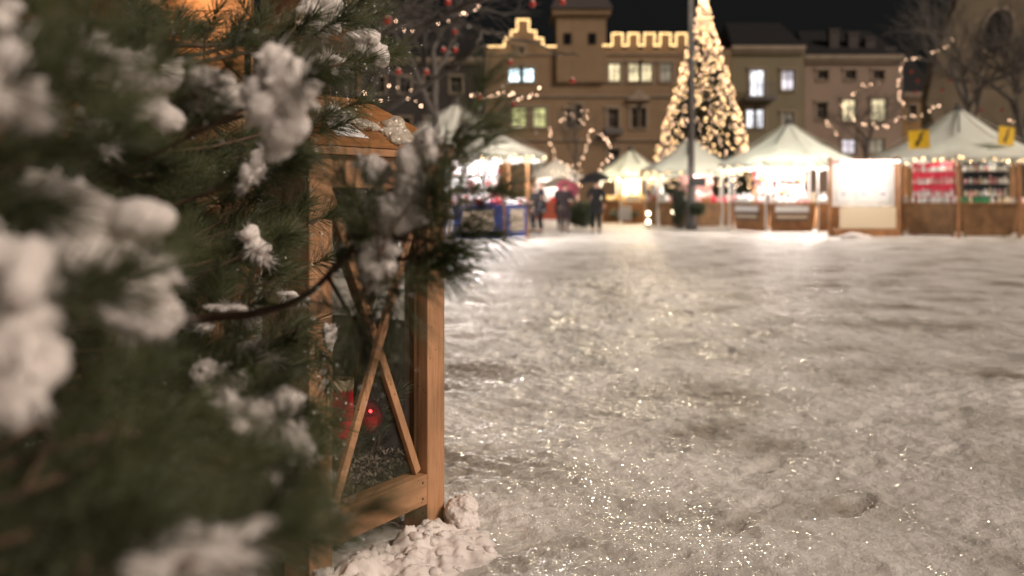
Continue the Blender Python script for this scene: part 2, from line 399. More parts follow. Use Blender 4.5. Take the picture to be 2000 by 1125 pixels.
e = h + .028; ez = 1.5345
mb = MB()
for k in range(4):
    mb.box((-e, -e, ez), (e - .03, -e + .03, ez + .03), side(k), .002)
mb.build('eave_board', M['woodx'], lan)
mb = MB(); e2 = e + .006; t = .175; zt = 1.775; zb = ez + .0305
vs = [(-e2, -e2, zb), (e2, -e2, zb), (e2, e2, zb), (-e2, e2, zb), (-e2, -e2, zb + .018), (e2, -e2, zb + .018), (e2, e2, zb + .018), (-e2, e2, zb + .018),
      (-t, -t, zt), (t, -t, zt), (t, t, zt), (-t, t, zt)]
fs = [(3, 2, 1, 0), (0, 1, 5, 4), (1, 2, 6, 5), (2, 3, 7, 6), (3, 0, 4, 7), (4, 5, 9, 8), (5, 6, 10, 9), (6, 7, 11, 10), (7, 4, 8, 11), (8, 9, 10, 11)]
mb.add(vs, fs); mb.build('roof', M['roofwood'], lan)
for sx, sy in ((-1, -1), (1, -1), (1, 1), (-1, 1)):
    mb = MB(); cx_, cy_ = sx * (t - .022), sy * (t - .022)
    mb.box((cx_ - .010, cy_ - .010, zt), (cx_ + .010, cy_ + .010, zt + .21), bev=.003); mb.build('chimney_post', M['darkwood'], lan)
mb = MB(); t2 = .22; z2 = zt + .211
mb.add([(-t2, -t2, z2), (t2, -t2, z2), (t2, t2, z2), (-t2, t2, z2), (-t2, -t2, z2 + .02), (t2, -t2, z2 + .02), (t2, t2, z2 + .02), (-t2, t2, z2 + .02), (-.02, -.02, z2 + .16), (.02, -.02, z2 + .16), (.02, .02, z2 + .16), (-.02, .02, z2 + .16)], fs)
mb.build('chimney_roof', M['darkwood'], lan)
# things in and on the lantern (world space, given in the lantern's own axes)
LM = Matrix.Translation(LC) @ Matrix.Rotation(LA, 4, 'Z')
def lw(x, y, z): return LM @ Vector((x, y, z))
def on_roof(u, s_, lift=0):       # u along the eave, s_ 0 at the eave .. 1 at the top, front slope
    hw = e2 + (t - e2) * s_; z = zb + .018 + (zt - zb - .018) * s_
    n = Vector((0, -(zt - zb - .018), (e2 - t))).normalized()
    return Vector((u, -hw, z)) + n * lift
# notice plate with its number
pl = empty('notice_plate', lw(0, 0, 0), LA, 'small white notice plate with a printed number, nailed to the lantern roof', 'sign')
mb = MB(); c = [(-.275, .10), (-.105, .075), (-.135, .50), (-.265, .54)]
up = [on_roof(u, s_, .004) for u, s_ in c]; dn = [on_roof(u, s_, .0015) for u, s_ in c]
mb.add(up + dn, [(0, 1, 2, 3), (7, 6, 5, 4), (0, 4, 5, 1), (1, 5, 6, 2), (2, 6, 7, 3), (3, 7, 4, 0)]); mb.build('plate', M['paper'], pl)
tcv = bpy.data.curves.new('notice_text', 'FONT'); tcv.body = '202 145'; tcv.size = .034; tcv.extrude = .0003; tcv.align_x = 'CENTER'
to = bpy.data.objects.new('tmp', tcv); COL.objects.link(to); bpy.context.view_layer.update()
tme = bpy.data.meshes.new_from_object(to.evaluated_get(bpy.context.evaluated_depsgraph_get())); bpy.data.objects.remove(to)
tme.materials.clear(); to = obj('printed_number', tme, M['ink'], pl)
a0 = on_roof(-.19, .17, .0048); ux = (on_roof(-.105, .075, 0) - on_roof(-.275, .10, 0)).normalized(); nn = Vector((0, -(zt - zb - .018), (e2 - t))).normalized(); uy = nn.cross(ux)
to.matrix_local = Matrix(((ux.x, uy.x, nn.x, a0.x), (ux.y, uy.y, nn.y, a0.y), (ux.z, uy.z, nn.z, a0.z), (0, 0, 0, 1)))
for u, s_ in ((-.262, .125), (-.118, .105)):
    mb = MB(); mb.ball(on_roof(u, s_, .005), (.004, .004, .003), 1); mb.build('nail', M['ink'], pl)

def blob_obj(name, balls, m, parent=None, voxel=.006, disp=.006, dscale=.03, prongs=(), smooth=5):
    """lumpy snow: overlapping ellipsoids (and tapering prongs) fused by a voxel remesh, then roughened"""
    mb = MB()
    for c, r in balls: mb.ball(c, r, 2)
    for p, q, r in prongs: mb.tube([p, Vector(p).lerp(Vector(q), .55), q], [r, r * .75, r * .22], 6)
    o = mb.build(name, m, parent)
    md = o.modifiers.new('r', 'REMESH'); md.mode = 'VOXEL'; md.voxel_size = voxel; md.use_smooth_shade = True
    sm = o.modifiers.new('s', 'SMOOTH'); sm.factor = .6; sm.iterations = smooth
    for k, (sc, am) in enumerate(((dscale, disp), (dscale * .3, disp * .35))):
        tx = bpy.data.textures.new('snow_noise', 'CLOUDS'); tx.noise_scale = sc; tx.noise_depth = 3
        dm = o.modifiers.new('d', 'DISPLACE'); dm.texture = tx; dm.strength = am * 2; dm.mid_level = .5; dm.texture_coords = 'GLOBAL'
    return o
# melted crust along the roof
balls = []
r2 = random.Random(3)
for i in range(120):
    q = r2.random(); u = -.30 + .72 * q
    lo = .04 if q > .45 else .30; hi = .30 + .25 * math.sin(q * 7) ** 2 if q > .3 else .62
    s_ = lo + (hi - lo) * r2.random() ** 1.3
    if -.29 < u < -.08 and s_ < .40: continue
    if abs(u) > e2 + (t - e2) * s_ - .02: continue
    rr = .010 + .016 * r2.random(); balls.append((lw(*on_roof(u, s_, rr * .3)), (rr * 1.4, rr * 1.4, rr)))
o = blob_obj('roof_snow', balls, M['crust'], None, .0045, .008, .02)
tag(o, 'thin melting crust of icy snow on the lantern roof', 'snow', kind='stuff')
balls = []
for i in range(46):
    a_ = r2.random() * 2 * math.pi; rr = .02 + .03 * r2.random()
    balls.append((P(903, 1012, 4.12) + Vector((.055 * math.cos(a_) * r2.random(), .05 * math.sin(a_), (r2.random() - .42) * .11)), (rr, rr, rr)))
for i in range(8):
    rr = .012 + .014 * r2.random(); balls.append((P(868 + 10 * r2.random() * i, 1040 + 8 * r2.random(), 4.05), (rr * 1.3, rr, rr)))
o = blob_obj('snow_lump', balls, M['clump'], None, .005, .014, .03, smooth=8)
tag(o, 'knobbly lump of snow standing against the foot of the lantern', 'snow')
balls = []
for i in range(170):
    a_ = -1.0 + 1.3 * r2.random(); b_ = .03 + .30 * r2.random() ** 1.3; rr = .006 + .016 * r2.random() ** 2
    c_ = lw(a_, -h - b_, 0); c_.z = ground_h(c_.x, c_.y) + heap_h(c_.x, c_.y) - .010 + rr * .1; balls.append((c_, (rr * 1.3, rr, rr * .9)))
o = blob_obj('snow_crumbs', balls, M['clump'], None, .005, .007, .02, smooth=2)
tag(o, 'crumbled loose snow heaped along the foot of the lantern', 'snow', kind='stuff')

# candle, bauble, shavings
c0 = P(664, 0, 3.86); c0.z = PZ(852, 3.86)
can = empty('red_candle', c0, 0, 'red pillar candle with a ragged pale rim inside the lantern', 'candle')
mb = MB(); mb.lathe([(.045, .2155 - c0.z), (.045, -.03), (.062, -.02), (.062, -.001)], 20); mb.build('candle_stand', M['darkwood'], can)
mb = MB(); zt_ = PZ(744, 3.86)
mb.lathe([(.05, 0), (.052, .01), (.052, zt_ - c0.z - .02), (.05, zt_ - c0.z - .006)], 28); mb.build('wax', M['redwax'], can, True)
mb = MB(); vs = []; n_ = 56; zz = zt_ - c0.z
for k in range(n_):
    a_ = 2 * math.pi * k / n_; ca, sa = math.cos(a_), math.sin(a_)
    vs += [(.0535 * ca, .0535 * sa, zz - .034 + .008 * math.sin(k * 2.1) + .004 * r2.random()), (.0545 * ca, .0545 * sa, zz + .006 + .007 * r2.random()), (.046 * ca, .046 * sa, zz + .004), (.044 * ca, .044 * sa, zz - .02)]
fs_ = []
for k in range(n_):
    a_ = 4 * k; b_ = 4 * ((k + 1) % n_)
    for j in range(3): fs_.append((a_ + j, b_ + j, b_ + j + 1, a_ + j + 1))
mb.add(vs, fs_); mb.build('wax_rim', M['cream'], can)
mb = MB(); mb.tube([(0, 0, zz - .03), (.002, 0, zz), (.004, 0, zz + .012)], .0018, 6); mb.build('wick', M['black'], can)
bc = P(712, 812, 3.97)
ba = empty('red_bauble', bc, 0, 'shiny dark red glass bauble hanging inside the lantern', 'bauble')
mb = MB(); mb.ball((0, 0, 0), .074, 4); mb.build('ball', M['redgloss'], ba, True)
mb = MB(); mb.lathe([(.011, .071), (.011, .085), (.007, .087)], 12); mb.build('cap', M['gold'], ba)
mb = MB(); mb.tube([(0, 0, .077), (0, 0, 1.0)], .0008, 5); mb.build('thread', M['ink'], ba)
Vs = []; Fs = []
for i in range(2600):
    x = (r2.random() * 2 - 1) * (h - .10); y = (r2.random() * 2 - 1) * (h - .10)
    top = .27 + .09 * math.exp(-((x - .1) ** 2 + (y + .15) ** 2) / .08)
    c_ = Vector((x, y, .225 + (top - .215) * r2.random()))
    R = Matrix.Rotation(r2.random() * 6.3, 3, 'Z') @ Matrix.Rotation((r2.random() - .5) * 1.8, 3, 'X')
    l_ = .009 + .015 * r2.random(); w_ = .003 + .006 * r2.random(); k = len(Vs)
    for j in range(4):
        tt = j / 3 - .5; zc = .016 * math.cos(tt * 3.0) * (1 if i % 2 else -1)
        for s_ in (-1, 1): Vs.append(LM @ (c_ + R @ Vector((tt * l_ * 2, s_ * w_ * (1 - abs(tt)), zc))))
    for j in range(3): Fs.append((k + 2 * j, k + 2 * j + 1, k + 2 * j + 3, k + 2 * j + 2))
mb = MB(); mb.add(Vs, Fs); tag(mb.build('wood_shavings', M['shaving']), 'curly pale wood shavings on the lantern floor', 'wood shavings', kind='stuff')

# ------------------------------------------------------------------ pines in the foreground
def ortho(D):
    A = np.where(np.abs(D[:, 2:3]) < .9, np.array([[0, 0, 1.]]), np.array([[1., 0, 0]]))
    X = np.cross(A, D); X /= np.linalg.norm(X, axis=1, keepdims=True); return X, np.cross(D, X)
def needle_mesh(name, B, D, Ln, r, bend, m, parent):
    n = len(B); X, Y = ortho(D)
    mid = B + D * Ln[:, None] * .5 + bend * .25; tip = B + D * Ln[:, None] + bend
    rings = []
    for C, rr in ((B, r), (mid, r * .9)):
        for k in range(3):
            a = 2 * math.pi * k / 3; rings.append(C + (X * math.cos(a) + Y * math.sin(a)) * rr[:, None])
    rings.append(tip)
    V = np.stack(rings, 1).reshape(-1, 3)
    base = (np.arange(n) * 7)[:, None]
    q = np.array([[0, 1, 4, 3], [1, 2, 5, 4], [2, 0, 3, 5]]); tq = np.array([[3, 4, 6], [4, 5, 6], [5, 3, 6]])
    Q = (base[:, :, None] + q[None]).reshape(-1, 4); T = (base[:, :, None] + tq[None]).reshape(-1, 3)
    return obj(name, np_mesh(name, V, T, Q), m, parent), tip
def shoot(p, a, ls, nl, n, arr, r=.00075, up=0.0):
    p = np.array(p); a = np.array(a, float); a /= np.linalg.norm(a)
    t_ = rng.random(n) ** .75; B = p + a * (t_ * ls)[:, None]
    X, Y = ortho(a[None]); ph = rng.random(n) * 6.283; th = np.radians(62 - 38 * t_ + rng.normal(0, 7, n))
    D = a * np.cos(th)[:, None] + (X * np.cos(ph)[:, None] + Y * np.sin(ph)[:, None]) * np.sin(th)[:, None]
    D[:, 2] += up; D /= np.linalg.norm(D, axis=1, keepdims=True)
    Ln = nl * (.75 + .4 * rng.random(n))
    bend = rng.normal(0, .06, (n, 3)) * nl; bend[:, 2] -= nl * (.02 + .10 * rng.random(n))
    arr.append((B, D, Ln, np.full(n, r), bend))
    return D, Ln
class Pine:
    def __init__(s, base, height, r, lean, label):
        s.base = Vector(base); s.h = height; s.lean = Vector(lean)
        s.root = empty('pine_tree', base, 0, label, 'pine tree', 'snowy pines in front')
        mb = MB(); pts = [Vector((s.lean.x * (k / 8) ** 1.3, s.lean.y * (k / 8) ** 1.3, height * k / 8)) for k in range(9)]
        mb.tube(pts, [r * (1 - .85 * k / 8) for k in range(9)], 10); mb.build('trunk', M['bark'], s.root, True)
        s.tips = []
    def trunk_at(s, z):
        k = max(0, min(1, z / s.h)) ** 1.3; return s.base + Vector((s.lean.x * k, s.lean.y * k, z))
    def branch(s, tip, nsh=8, spread=.16, nl=.112, nn=110, snow=None, sag=.12, via=None, start=None, wood=.009, hero=False, final=None, low=.35, r=.0009):
        """limb from the trunk to tip, side twigs with needle sprays, snow: list of (offset, radii)"""
        tip = Vector(tip); z0 = max(.15, tip.z - .25 * (tip - s.base).xy.length * .6)
        p0 = start or s.trunk_at(min(z0, s.h * .93))
        if via: pts = [p0] + [Vector(q) for q in via] + [tip]
        else:
            mid = p0.lerp(tip, .5) + Vector((rnd.uniform(-.05, .05), rnd.uniform(-.05, .05), -sag * .5)); pts = [p0, mid, tip]
        # catmull resample
        cp = [pts[0]] + pts + [pts[-1] * 2 - pts[-2]]; path = []
        for i in range(len(pts) - 1):
            a, b_, c_, d_ = cp[i], cp[i + 1], cp[i + 2], cp[i + 3]
            for k in range(8):
                u = k / 8; path.append(.5 * ((2 * b_) + (c_ - a) * u + (2 * a - 5 * b_ + 4 * c_ - d_) * u * u + (3 * b_ - a - 3 * c_ + d_) * u ** 3))
        path.append(tip); n = len(path)
        mb = MB(); mb.tube([q - s.base for q in path], [wood * (1.15 - .8 * k / n) for k in range(n)], 7)
        arr = []; loc = lambda q: Vector(q) - s.base
        ax = (path[-1] - path[-4]).normalized()
        if final: ax = Vector(final).normalized()
        shoot(loc(tip), ax, .10, nl, nn, arr, r)
        for k in range(nsh):
            u = low + (1 - low) * (k + rnd.random()) / nsh; q = path[min(n - 2, int(u * (n - 1)))]
            d0 = (path[min(n - 1, int(u * (n - 1)) + 1)] - q).normalized()
            side = Vector((rnd.uniform(-1, 1), rnd.uniform(-1, 1), rnd.uniform(-.5, .8)))
            dd = (d0 * .7 + side).normalized(); ln = spread * rnd.uniform(.4, 1.1) * (1.1 - .5 * u)
            e_ = q + dd * ln; mb.tube([loc(q), loc(q.lerp(e_, .5)) + Vector((0, 0, -.008)), loc(e_)], [wood * .45, wood * .4, wood * .3], 5)
            d2 = (dd + ax * .3).normalized()
            shoot(loc(e_ - dd * .05), d2, .11, nl * rnd.uniform(.85, 1.1), int(nn * rnd.uniform(.7, 1.1)), arr, r)
        limb = mb.build('branch', M['bark'], s.root, True)
        B, D, Ln, R_, bend = [np.concatenate([a[i] for a in arr]) for i in range(5)]
        nd, tips = needle_mesh('needles', B, D, Ln, R_, bend, M['needle'], limb)
        s.tips.append(tips + np.array(s.base))
        if snow:
            balls = []; prongs = []; cc = sum((Vector(c_) for c_, q in snow), Vector()) / len(snow)
            for c_, rr in snow:
                c_ = Vector(c_); m_ = sum(rr) / 3
                for k in range(5):
                    f_ = rnd.uniform(.6, .95); off = Vector((rnd.gauss(0, .34) * rr[0], rnd.gauss(0, .34) * rr[1], rnd.gauss(0, .35) * rr[2]))
                    balls.append((loc(c_ + off), (rr[0] * f_ * rnd.uniform(.8, 1.25), rr[1] * f_, rr[2] * f_ * rnd.uniform(.7, 1.1))))
                out = (c_ - cc); out = out.normalized() if out.length > 1e-4 else Vector((0, 0, 1))
                for k in range(9 if m_ > .015 else 4):
                    dv = (Vector((rnd.gauss(0, 1), rnd.gauss(0, .8), rnd.gauss(0, 1))).normalized() + out * .7).normalized()
                    e_ = Vector((dv.x * rr[0], dv.y * rr[1], dv.z * rr[2]))
                    prongs.append((loc(c_ + e_ * .4), loc(c_ + e_ * rnd.uniform(1.15, 1.75)), m_ * rnd.uniform(.12, .28)))
            mm = min(min(b_[1]) for b_ in balls)
            ms_ = sum(sum(q) / 3 for c_, q in snow) / len(snow)
            arr2 = []
            for c_, rr in snow:
                m_ = sum(rr) / 3
                for q_ in range(2):
                    dv = Vector((rnd.gauss(0, 1), rnd.gauss(0, .6), rnd.gauss(.2, .8))).normalized()
                    shoot(loc(Vector(c_) - dv * m_ * .6), dv, m_ * .8, min(.10, m_ * 1.0 + .03), 13, arr2, .0014)
            B, D, Ln, R_, bend = [np.concatenate([a_[i] for a_ in arr2]) for i in range(5)]
            needle_mesh('snowy_needles', B, D, Ln, R_, bend, M['clump'], limb)
            blob_obj('snow_clump', balls, M['clump'], limb, max(.003, min(.006, mm * .3)), ms_ * .13, ms_ * .8, prongs, 9)
        return limb
def sn(px, py, d, rx, ry, dd=0):      # ellipsoid of snow sized in photo pixels at distance d
    return (P(px, py, d + dd), (rx * 1.02 / F * d, (rx + ry) * .45 / F * d, ry * .98 / F * d))

near = Pine((-1.10, .85, 0), 2.3, .045, (.05, .1, 0), 'blurred snow laden pine closest to the camera, filling the left edge')
mid = Pine((-1.32, 2.55, 0), 3.0, .055, (.12, .05, 0), 'snowy long needled pine leaning its branches over the wooden lantern')

# near, strongly blurred boughs
near.branch(P(40, 600, .98), 9, .16, snow=[sn(40, 520, .98, 60, 70), sn(20, 600, 1, 75, 80), sn(50, 660, .98, 55, 90), sn(20, 740, .97, 70, 70), sn(0, 800, 1., 50, 50)], nn=90)
near.branch(P(20, 180, 1.05), 7, .14, snow=[sn(20, 130, 1.05, 45, 55), sn(0, 190, 1.05, 60, 60), sn(45, 190, 1.05, 40, 45), sn(60, 235, 1.05, 25, 25)], nn=90)
near.branch(P(200, 520, 1.32), 9, .18, snow=[sn(90, 370, 1.3, 60, 40), sn(165, 420, 1.32, 70, 55), sn(220, 490, 1.32, 80, 60), sn(290, 540, 1.33, 55, 60), sn(260, 610, 1.32, 60, 50), sn(320, 610, 1.33, 35, 40), sn(140, 500, 1.3, 50, 45)], nn=90)
near.branch(P(390, 1090, .92), 8, .16, snow=[sn(400, 1075, .95, 90, 45), sn(470, 1060, .95, 55, 35), sn(300, 1110, .93, 60, 40)], nn=80)
near.branch(P(120, 930, 1.05), 8, .15, nn=110)
near.branch(P(60, 1040, .95), 8, .15, nn=110, snow=[sn(110, 1085, 1., 35, 14)])
near.branch(P(560, 1060, 1.15), 7, .12, nn=100)
near.branch(P(230, 880, 1.2), 5, .14, nn=80, wood=.007)
near.branch(P(60, 320, 1.15), 8, .16, nn=100)
near.branch(P(120, 20, 1.35), 8, .18, nn=100, snow=[sn(15, 30, 1.2, 30, 25)])
near.branch(P(200, 760, 1.45), 8, .18, nn=100)
near.branch(P(430, 880, 1.35), 4, .08, nn=50, wood=.006, via=[P(120, 872, 1.15), P(300, 885, 1.25)], low=.8)
near.branch(P(150, 230, 1.5), 7, .16, nn=100)

# middle boughs with snow
mid.branch(P(545, 180, 1.75), 6, .12, snow=[sn(530, 115, 1.75, 38, 30), sn(555, 165, 1.75, 58, 48), sn(520, 190, 1.76, 40, 50), sn(580, 190, 1.75, 36, 36), sn(550, 240, 1.76, 40, 36), sn(540, 285, 1.78, 26, 24)], nn=90)
mid.branch(P(290, 150, 1.85), 7, .13, snow=[sn(215, 140, 1.85, 36, 26), sn(270, 130, 1.85, 50, 32), sn(310, 145, 1.85, 42, 34), sn(295, 195, 1.86, 28, 34), sn(320, 235, 1.86, 30, 28), sn(245, 170, 1.85, 30, 22)], nn=100)
mid.branch(P(170, 90, 1.75), 6, .12, snow=[sn(165, 80, 1.75, 40, 28), sn(145, 120, 1.75, 20, 26), sn(200, 100, 1.76, 24, 22)], nn=100)
mid.branch(P(400, 165, 1.95), 6, .12, snow=[sn(410, 165, 1.95, 48, 30), sn(445, 190, 1.95, 36, 28), sn(390, 195, 1.96, 28, 20)], nn=100)
mid.branch(P(195, 265, 1.8), 5, .12, snow=[sn(193, 258, 1.8, 25, 28), sn(205, 290, 1.8, 14, 22)], nn=100)
mid.branch(P(525, 830, 1.75), 7, .12, snow=[sn(450, 790, 1.75, 28, 30), sn(500, 820, 1.75, 45, 45), sn(550, 800, 1.76, 40, 38), sn(530, 870, 1.75, 48, 50), sn(575, 860, 1.76, 34, 40), sn(545, 930, 1.76, 24, 40)], nn=100)
mid.branch(P(300, 985, 1.9), 7, .13, snow=[sn(300, 980, 1.9, 40, 20), sn(350, 960, 1.9, 26, 20), sn(250, 1010, 1.9, 28, 14)], nn=100)
mid.branch(P(500, 690, 2.4), 7, .12, snow=[sn(500, 690, 2.4, 28, 18), sn(525, 700, 2.4, 20, 14), sn(478, 680, 2.4, 16, 12)], nn=110)
mid.branch(P(450, 610, 2.5), 7, .12, snow=[sn(450, 605, 2.5, 34, 12), sn(480, 615, 2.5, 22, 10), sn(400, 640, 2.5, 28, 9)], nn=110)
mid.branch(P(420, 730, 2.2), 7, .12, snow=[sn(400, 725, 2.2, 26, 22), sn(455, 735, 2.2, 24, 34), sn(440, 770, 2.2, 18, 26), sn(410, 760, 2.2, 20, 15)], nn=110)
mid.branch(P(505, 340, 2.3), 6, .12, snow=[sn(495, 335, 2.3, 20, 28), sn(520, 305, 2.3, 24, 16), sn(482, 360, 2.3, 14, 14)], nn=110)
mid.branch(P(495, 490, 2.6), 6, .10, snow=[sn(488, 462, 2.6, 18, 22), sn(500, 485, 2.6, 20, 18), sn(515, 505, 2.6, 14, 14)], nn=110)
mid.branch(P(645, 60, 3.0), 7, .13, snow=[sn(625, 20, 3.0, 38, 26), sn(640, 50, 3.0, 26, 18), sn(600, 35, 3., 22, 22)], nn=120)
mid.branch(P(735, 110, 3.3), 8, .11, snow=[sn(722, 88, 3.3, 26, 26), sn(738, 110, 3.3, 18, 22), sn(700, 75, 3.3, 22, 18), sn(712, 115, 3.3, 16, 18)], nn=130, low=.6)
mid.branch(P(650, 130, 3.25), 7, .11, snow=[sn(640, 120, 3.25, 26, 16), sn(662, 135, 3.25, 20, 14), sn(620, 125, 3.25, 16, 12)], nn=130)
mid.branch(P(660, 215, 3.1), 6, .10, snow=[sn(655, 215, 3.1, 14, 10), sn(668, 232, 3.1, 10, 12)], nn=130)
mid.branch(P(615, 260, 3.0), 7, .11, nn=130)
mid.branch(P(625, 425, 3.2), 7, .10, nn=130, low=.5)
mid.branch(P(600, 520, 3.0), 7, .11, nn=130, snow=[sn(560, 575, 3., 18, 8), sn(590, 585, 3., 16, 8)])
mid.branch(P(625, 690, 2.9), 7, .10, nn=120, snow=[sn(642, 655, 2.9, 10, 28), sn(652, 650, 2.9, 6, 16)], final=(.3, 0, -1))
mid.branch(P(590, 640, 2.7), 7, .11, nn=120, final=(.6, 0, -.8))
mid.branch(P(600, 770, 2.4), 7, .10, nn=120, final=(.4, 0, -1))
mid.branch(P(610, 900, 2.1), 7, .10, nn=120, snow=[sn(600, 900, 2.1, 16, 30)], final=(.3, 0, -1))
mid.branch(P(480, 990, 1.8), 7, .12, nn=110)
# the bough that curves in front of the lantern
st = mid.trunk_at(.85)
mid.branch(P(770, 470, 2.05), 6, .09, nn=70, wood=.011, via=[P(330, 640, 2.45), P(500, 612, 2.3), P(600, 575, 2.2), P(690, 490, 2.12)], start=st, low=.66, final=(.3, 0, .6),
           snow=[sn(740, 480, 1.99, 30, 28), sn(745, 520, 1.99, 24, 34), sn(735, 555, 1.99, 15, 20), sn(772, 400, 1.98, 40, 34), sn(802, 355, 1.96, 32, 46), sn(742, 350, 2.0, 26, 24), sn(825, 305, 1.96, 24, 40), sn(775, 430, 1.98, 42, 26), sn(715, 315, 2.02, 30, 14)])
mid.branch(P(905, 235, 1.95), 7, .11, nn=80, wood=.008, via=[P(790, 440, 2.04), P(850, 340, 2.0)], start=P(768, 470, 2.05), low=.3, final=(.3, 0, .6), snow=[sn(838, 270, 1.92, 12, 20)])
mid.branch(P(870, 440, 2.0), 6, .10, nn=110, wood=.005, start=P(772, 462, 2.05), low=.3, final=(1, 0, -.15))
mid.branch(P(880, 380, 1.98), 4, .09, nn=90, wood=.005, start=P(790, 440, 2.04), low=.5, final=(1, 0, .1))
mid.branch(P(760, 560, 2.05), 3, .09, nn=80, wood=.005, start=P(745, 478, 2.07), low=.4, final=(.1, 0, -1))
mid.branch(P(690, 600, 2.1), 4, .10, nn=80, wood=.005, start=P(640, 540, 2.15), low=.4, final=(.3, 0, -1))
mid.branch(P(700, 400, 2.12), 2, .08, nn=60, wood=.005, start=P(735, 470, 2.08), low=.5, final=(-.5, 0, .8))
for (x, y, d, fx, fz) in ((800, 400, 1.93, .7, .6), (735, 430, 1.95, -.2, .9), (770, 520, 1.95, .3, -.8), (835, 330, 1.9, .6, .7), (700, 560, 2.0, -.2, -.9)):
    mid.branch(P(x, y, d), 2, .07, nn=32, wood=.004, start=P(770, 465, 2.0), low=.5, final=(fx, -.1, fz))
# filler boughs of the two crowns
fills = [(80, 60, 2.0), (250, 50, 2.4), (350, 60, 2.8), (290, 60, 3.2), (450, 110, 2.9), (560, 60, 2.7), (520, 20, 3.2), (700, 20, 3.3), (380, 250, 2.6), (250, 330, 2.4),
         (330, 330, 2.9), (430, 300, 2.7), (560, 320, 2.8), (440, 400, 3.0), (350, 450, 2.5), (540, 420, 2.9), (420, 500, 2.8), (300, 400, 3.3), (380, 560, 2.3), (540, 560, 2.6), (440, 660, 2.9),
         (350, 700, 2.6), (540, 740, 2.6), (250, 760, 2.0), (330, 820, 2.3), (420, 850, 2.5), (150, 820, 1.8), (480, 920, 2.3), (560, 980, 2.0), (380, 930, 2.1), (200, 930, 1.8), (100, 960, 1.6),
         (120, 720, 2.4), (60, 420, 1.9), (130, 330, 2.1), (590, 180, 2.9), (600, 380, 2.8), (570, 660, 2.8), (580, 850, 2.3), (480, 200, 2.5), (60, 200, 2.2), (180, 600, 2.6), (280, 640, 3.0), (480, 800, 3.0), (300, 900, 2.9), (250, 220, 2.7), (560, 1060, 1.7), (450, 1090, 1.5), (200, 1060, 1.5), (330, 1040, 2.2)]
fills += [(350, 70, 2.7), (290, 130, 2.6), (500, 410, 2.9), (430, 440, 3.0), (520, 470, 2.9), (400, 360, 3.0)]
fills = [(x, y, min(3.3, max(d + .55, 2.9)) if 200 < x < 620 and 240 < y < 800 else (min(3.3, d + .35) if d > 1.9 else d)) for x, y, d in fills if (x, y) not in ((600, 380), (450, 110), (520, 20), (480, 200))]
for i, (x, y, d) in enumerate(fills):
    T = mid if d > 1.55 else near
    T.branch(P(x + rnd.uniform(-15, 15), y + rnd.uniform(-15, 15), d), 8, .17, nn=100, low=.25)
# melt-water drops frozen at the needle tips
for T in (near, mid):
    tp = np.concatenate(T.tips); n = 420 if T is mid else 60
    sel = tp[rng.choice(len(tp), n, replace=False)]
    if T is mid: sel2 = tp[(tp[:, 0] / tp[:, 1] * F + CX > 600)]; sel = np.concatenate([sel, sel2[rng.choice(len(sel2), 420, replace=False)]])
    bm = bmesh.new(); bmesh.ops.create_icosphere(bm, subdivisions=2, radius=1); bv = np.array([v.co[:] for v in bm.verts]); bf = np.array([[v.index for v in f.verts] for f in bm.faces]); bm.free()
    rr = rng.uniform(.0013, .0031, len(sel))
    Vd = (sel[:, None, :] - np.array(T.base) + bv[None] * rr[:, None, None]).reshape(-1, 3)
    Fd = (bf[None] + (np.arange(len(sel)) * len(bv))[:, None, None]).reshape(-1, 3)
    o = obj('water_drops', np_mesh('water_drops', Vd, Fd), M['drop'], T.root, True); o['kind'] = 'stuff'

tw0 = lw(.14, -.08, .22); arr = []; mb = MB()
for k in range(52):
    x, y = rnd.uniform(-.05, .26), rnd.uniform(-.26, .06); z = rnd.uniform(.30, .74); q = lw(x, y, z) - tw0
    mb.tube([lw(x * .7, y * .8, .22) - tw0, (lw(x * .9, y, z * .7) - tw0), q], [.005, .004, .003], 6)
    shoot(q - Vector((0, 0, .06)), (rnd.gauss(0, .5), rnd.gauss(0, .5), .8), .12, .10, 90, arr, .0009)
tw_ = mb.build('fir_twigs', M['bark'], None, True); tw_.location = tw0
B, D, Ln, R_, bend = [np.concatenate([a_[i] for a_ in arr]) for i in range(5)]
needle_mesh('needles', B, D, Ln, R_, bend, M['needle'], tw_)
tag(tw_, 'bunch of dark pine twigs standing inside the lantern behind the bauble', 'pine twigs')

# ------------------------------------------------------------------ hut behind the pines
hut = empty('wooden_hut', (PX(330, 5.6), 5.6, 0), 0, 'orange lit wooden hut half hidden behind the snowy pines', 'hut')
hw_ = .95
mb = MB()
for k in range(18):
    mb.box((-hw_, 0, .02 + k * .15), (hw_ - .5, .03, .02 + k * .15 + .146), bev=.004)
mb.build('board_wall', M['hutwood'], hut)
for x in (-hw_, -.1, hw_ - .52):
    mb = MB(); mb.box((x - .05, -.06, 0), (x + .05, -.002, 2.80), bev=.006); mb.build('post', M['hutwood'], hut)
mb = MB(); mb.box((hw_ - .50, .3, 0), (hw_ - .1, .33, 2.55)); mb.build('side_wall', M['darkwood'], hut)
mb = MB(); mb.add([(-hw_ - .3, -.75, 2.72), (hw_ + .1, -.75, 2.72), (hw_ + .1, .9, 3.3), (-hw_ - .3, .9, 3.3), (-hw_ - .3, -.75, 2.78), (hw_ + .1, -.75, 2.78), (hw_ + .1, .9, 3.36), (-hw_ - .3, .9, 3.36)],
               [(3, 2, 1, 0), (4, 5, 6, 7), (0, 1, 5, 4), (1, 2, 6, 5), (2, 3, 7, 6), (3, 0, 4, 7)]); mb.build('roof', M['darkwood'], hut)
lp = MB(); lp.lathe([(.02, .1), (.05, .07), (.065, .0), (.04, -.05), (.01, -.065)], 14, (.18, -.35, 2.62)); lp.build('lamp', mat('hut_lamp', (1, .7, .4), .4, emit=(1, .6, .28), es=20), hut, True)
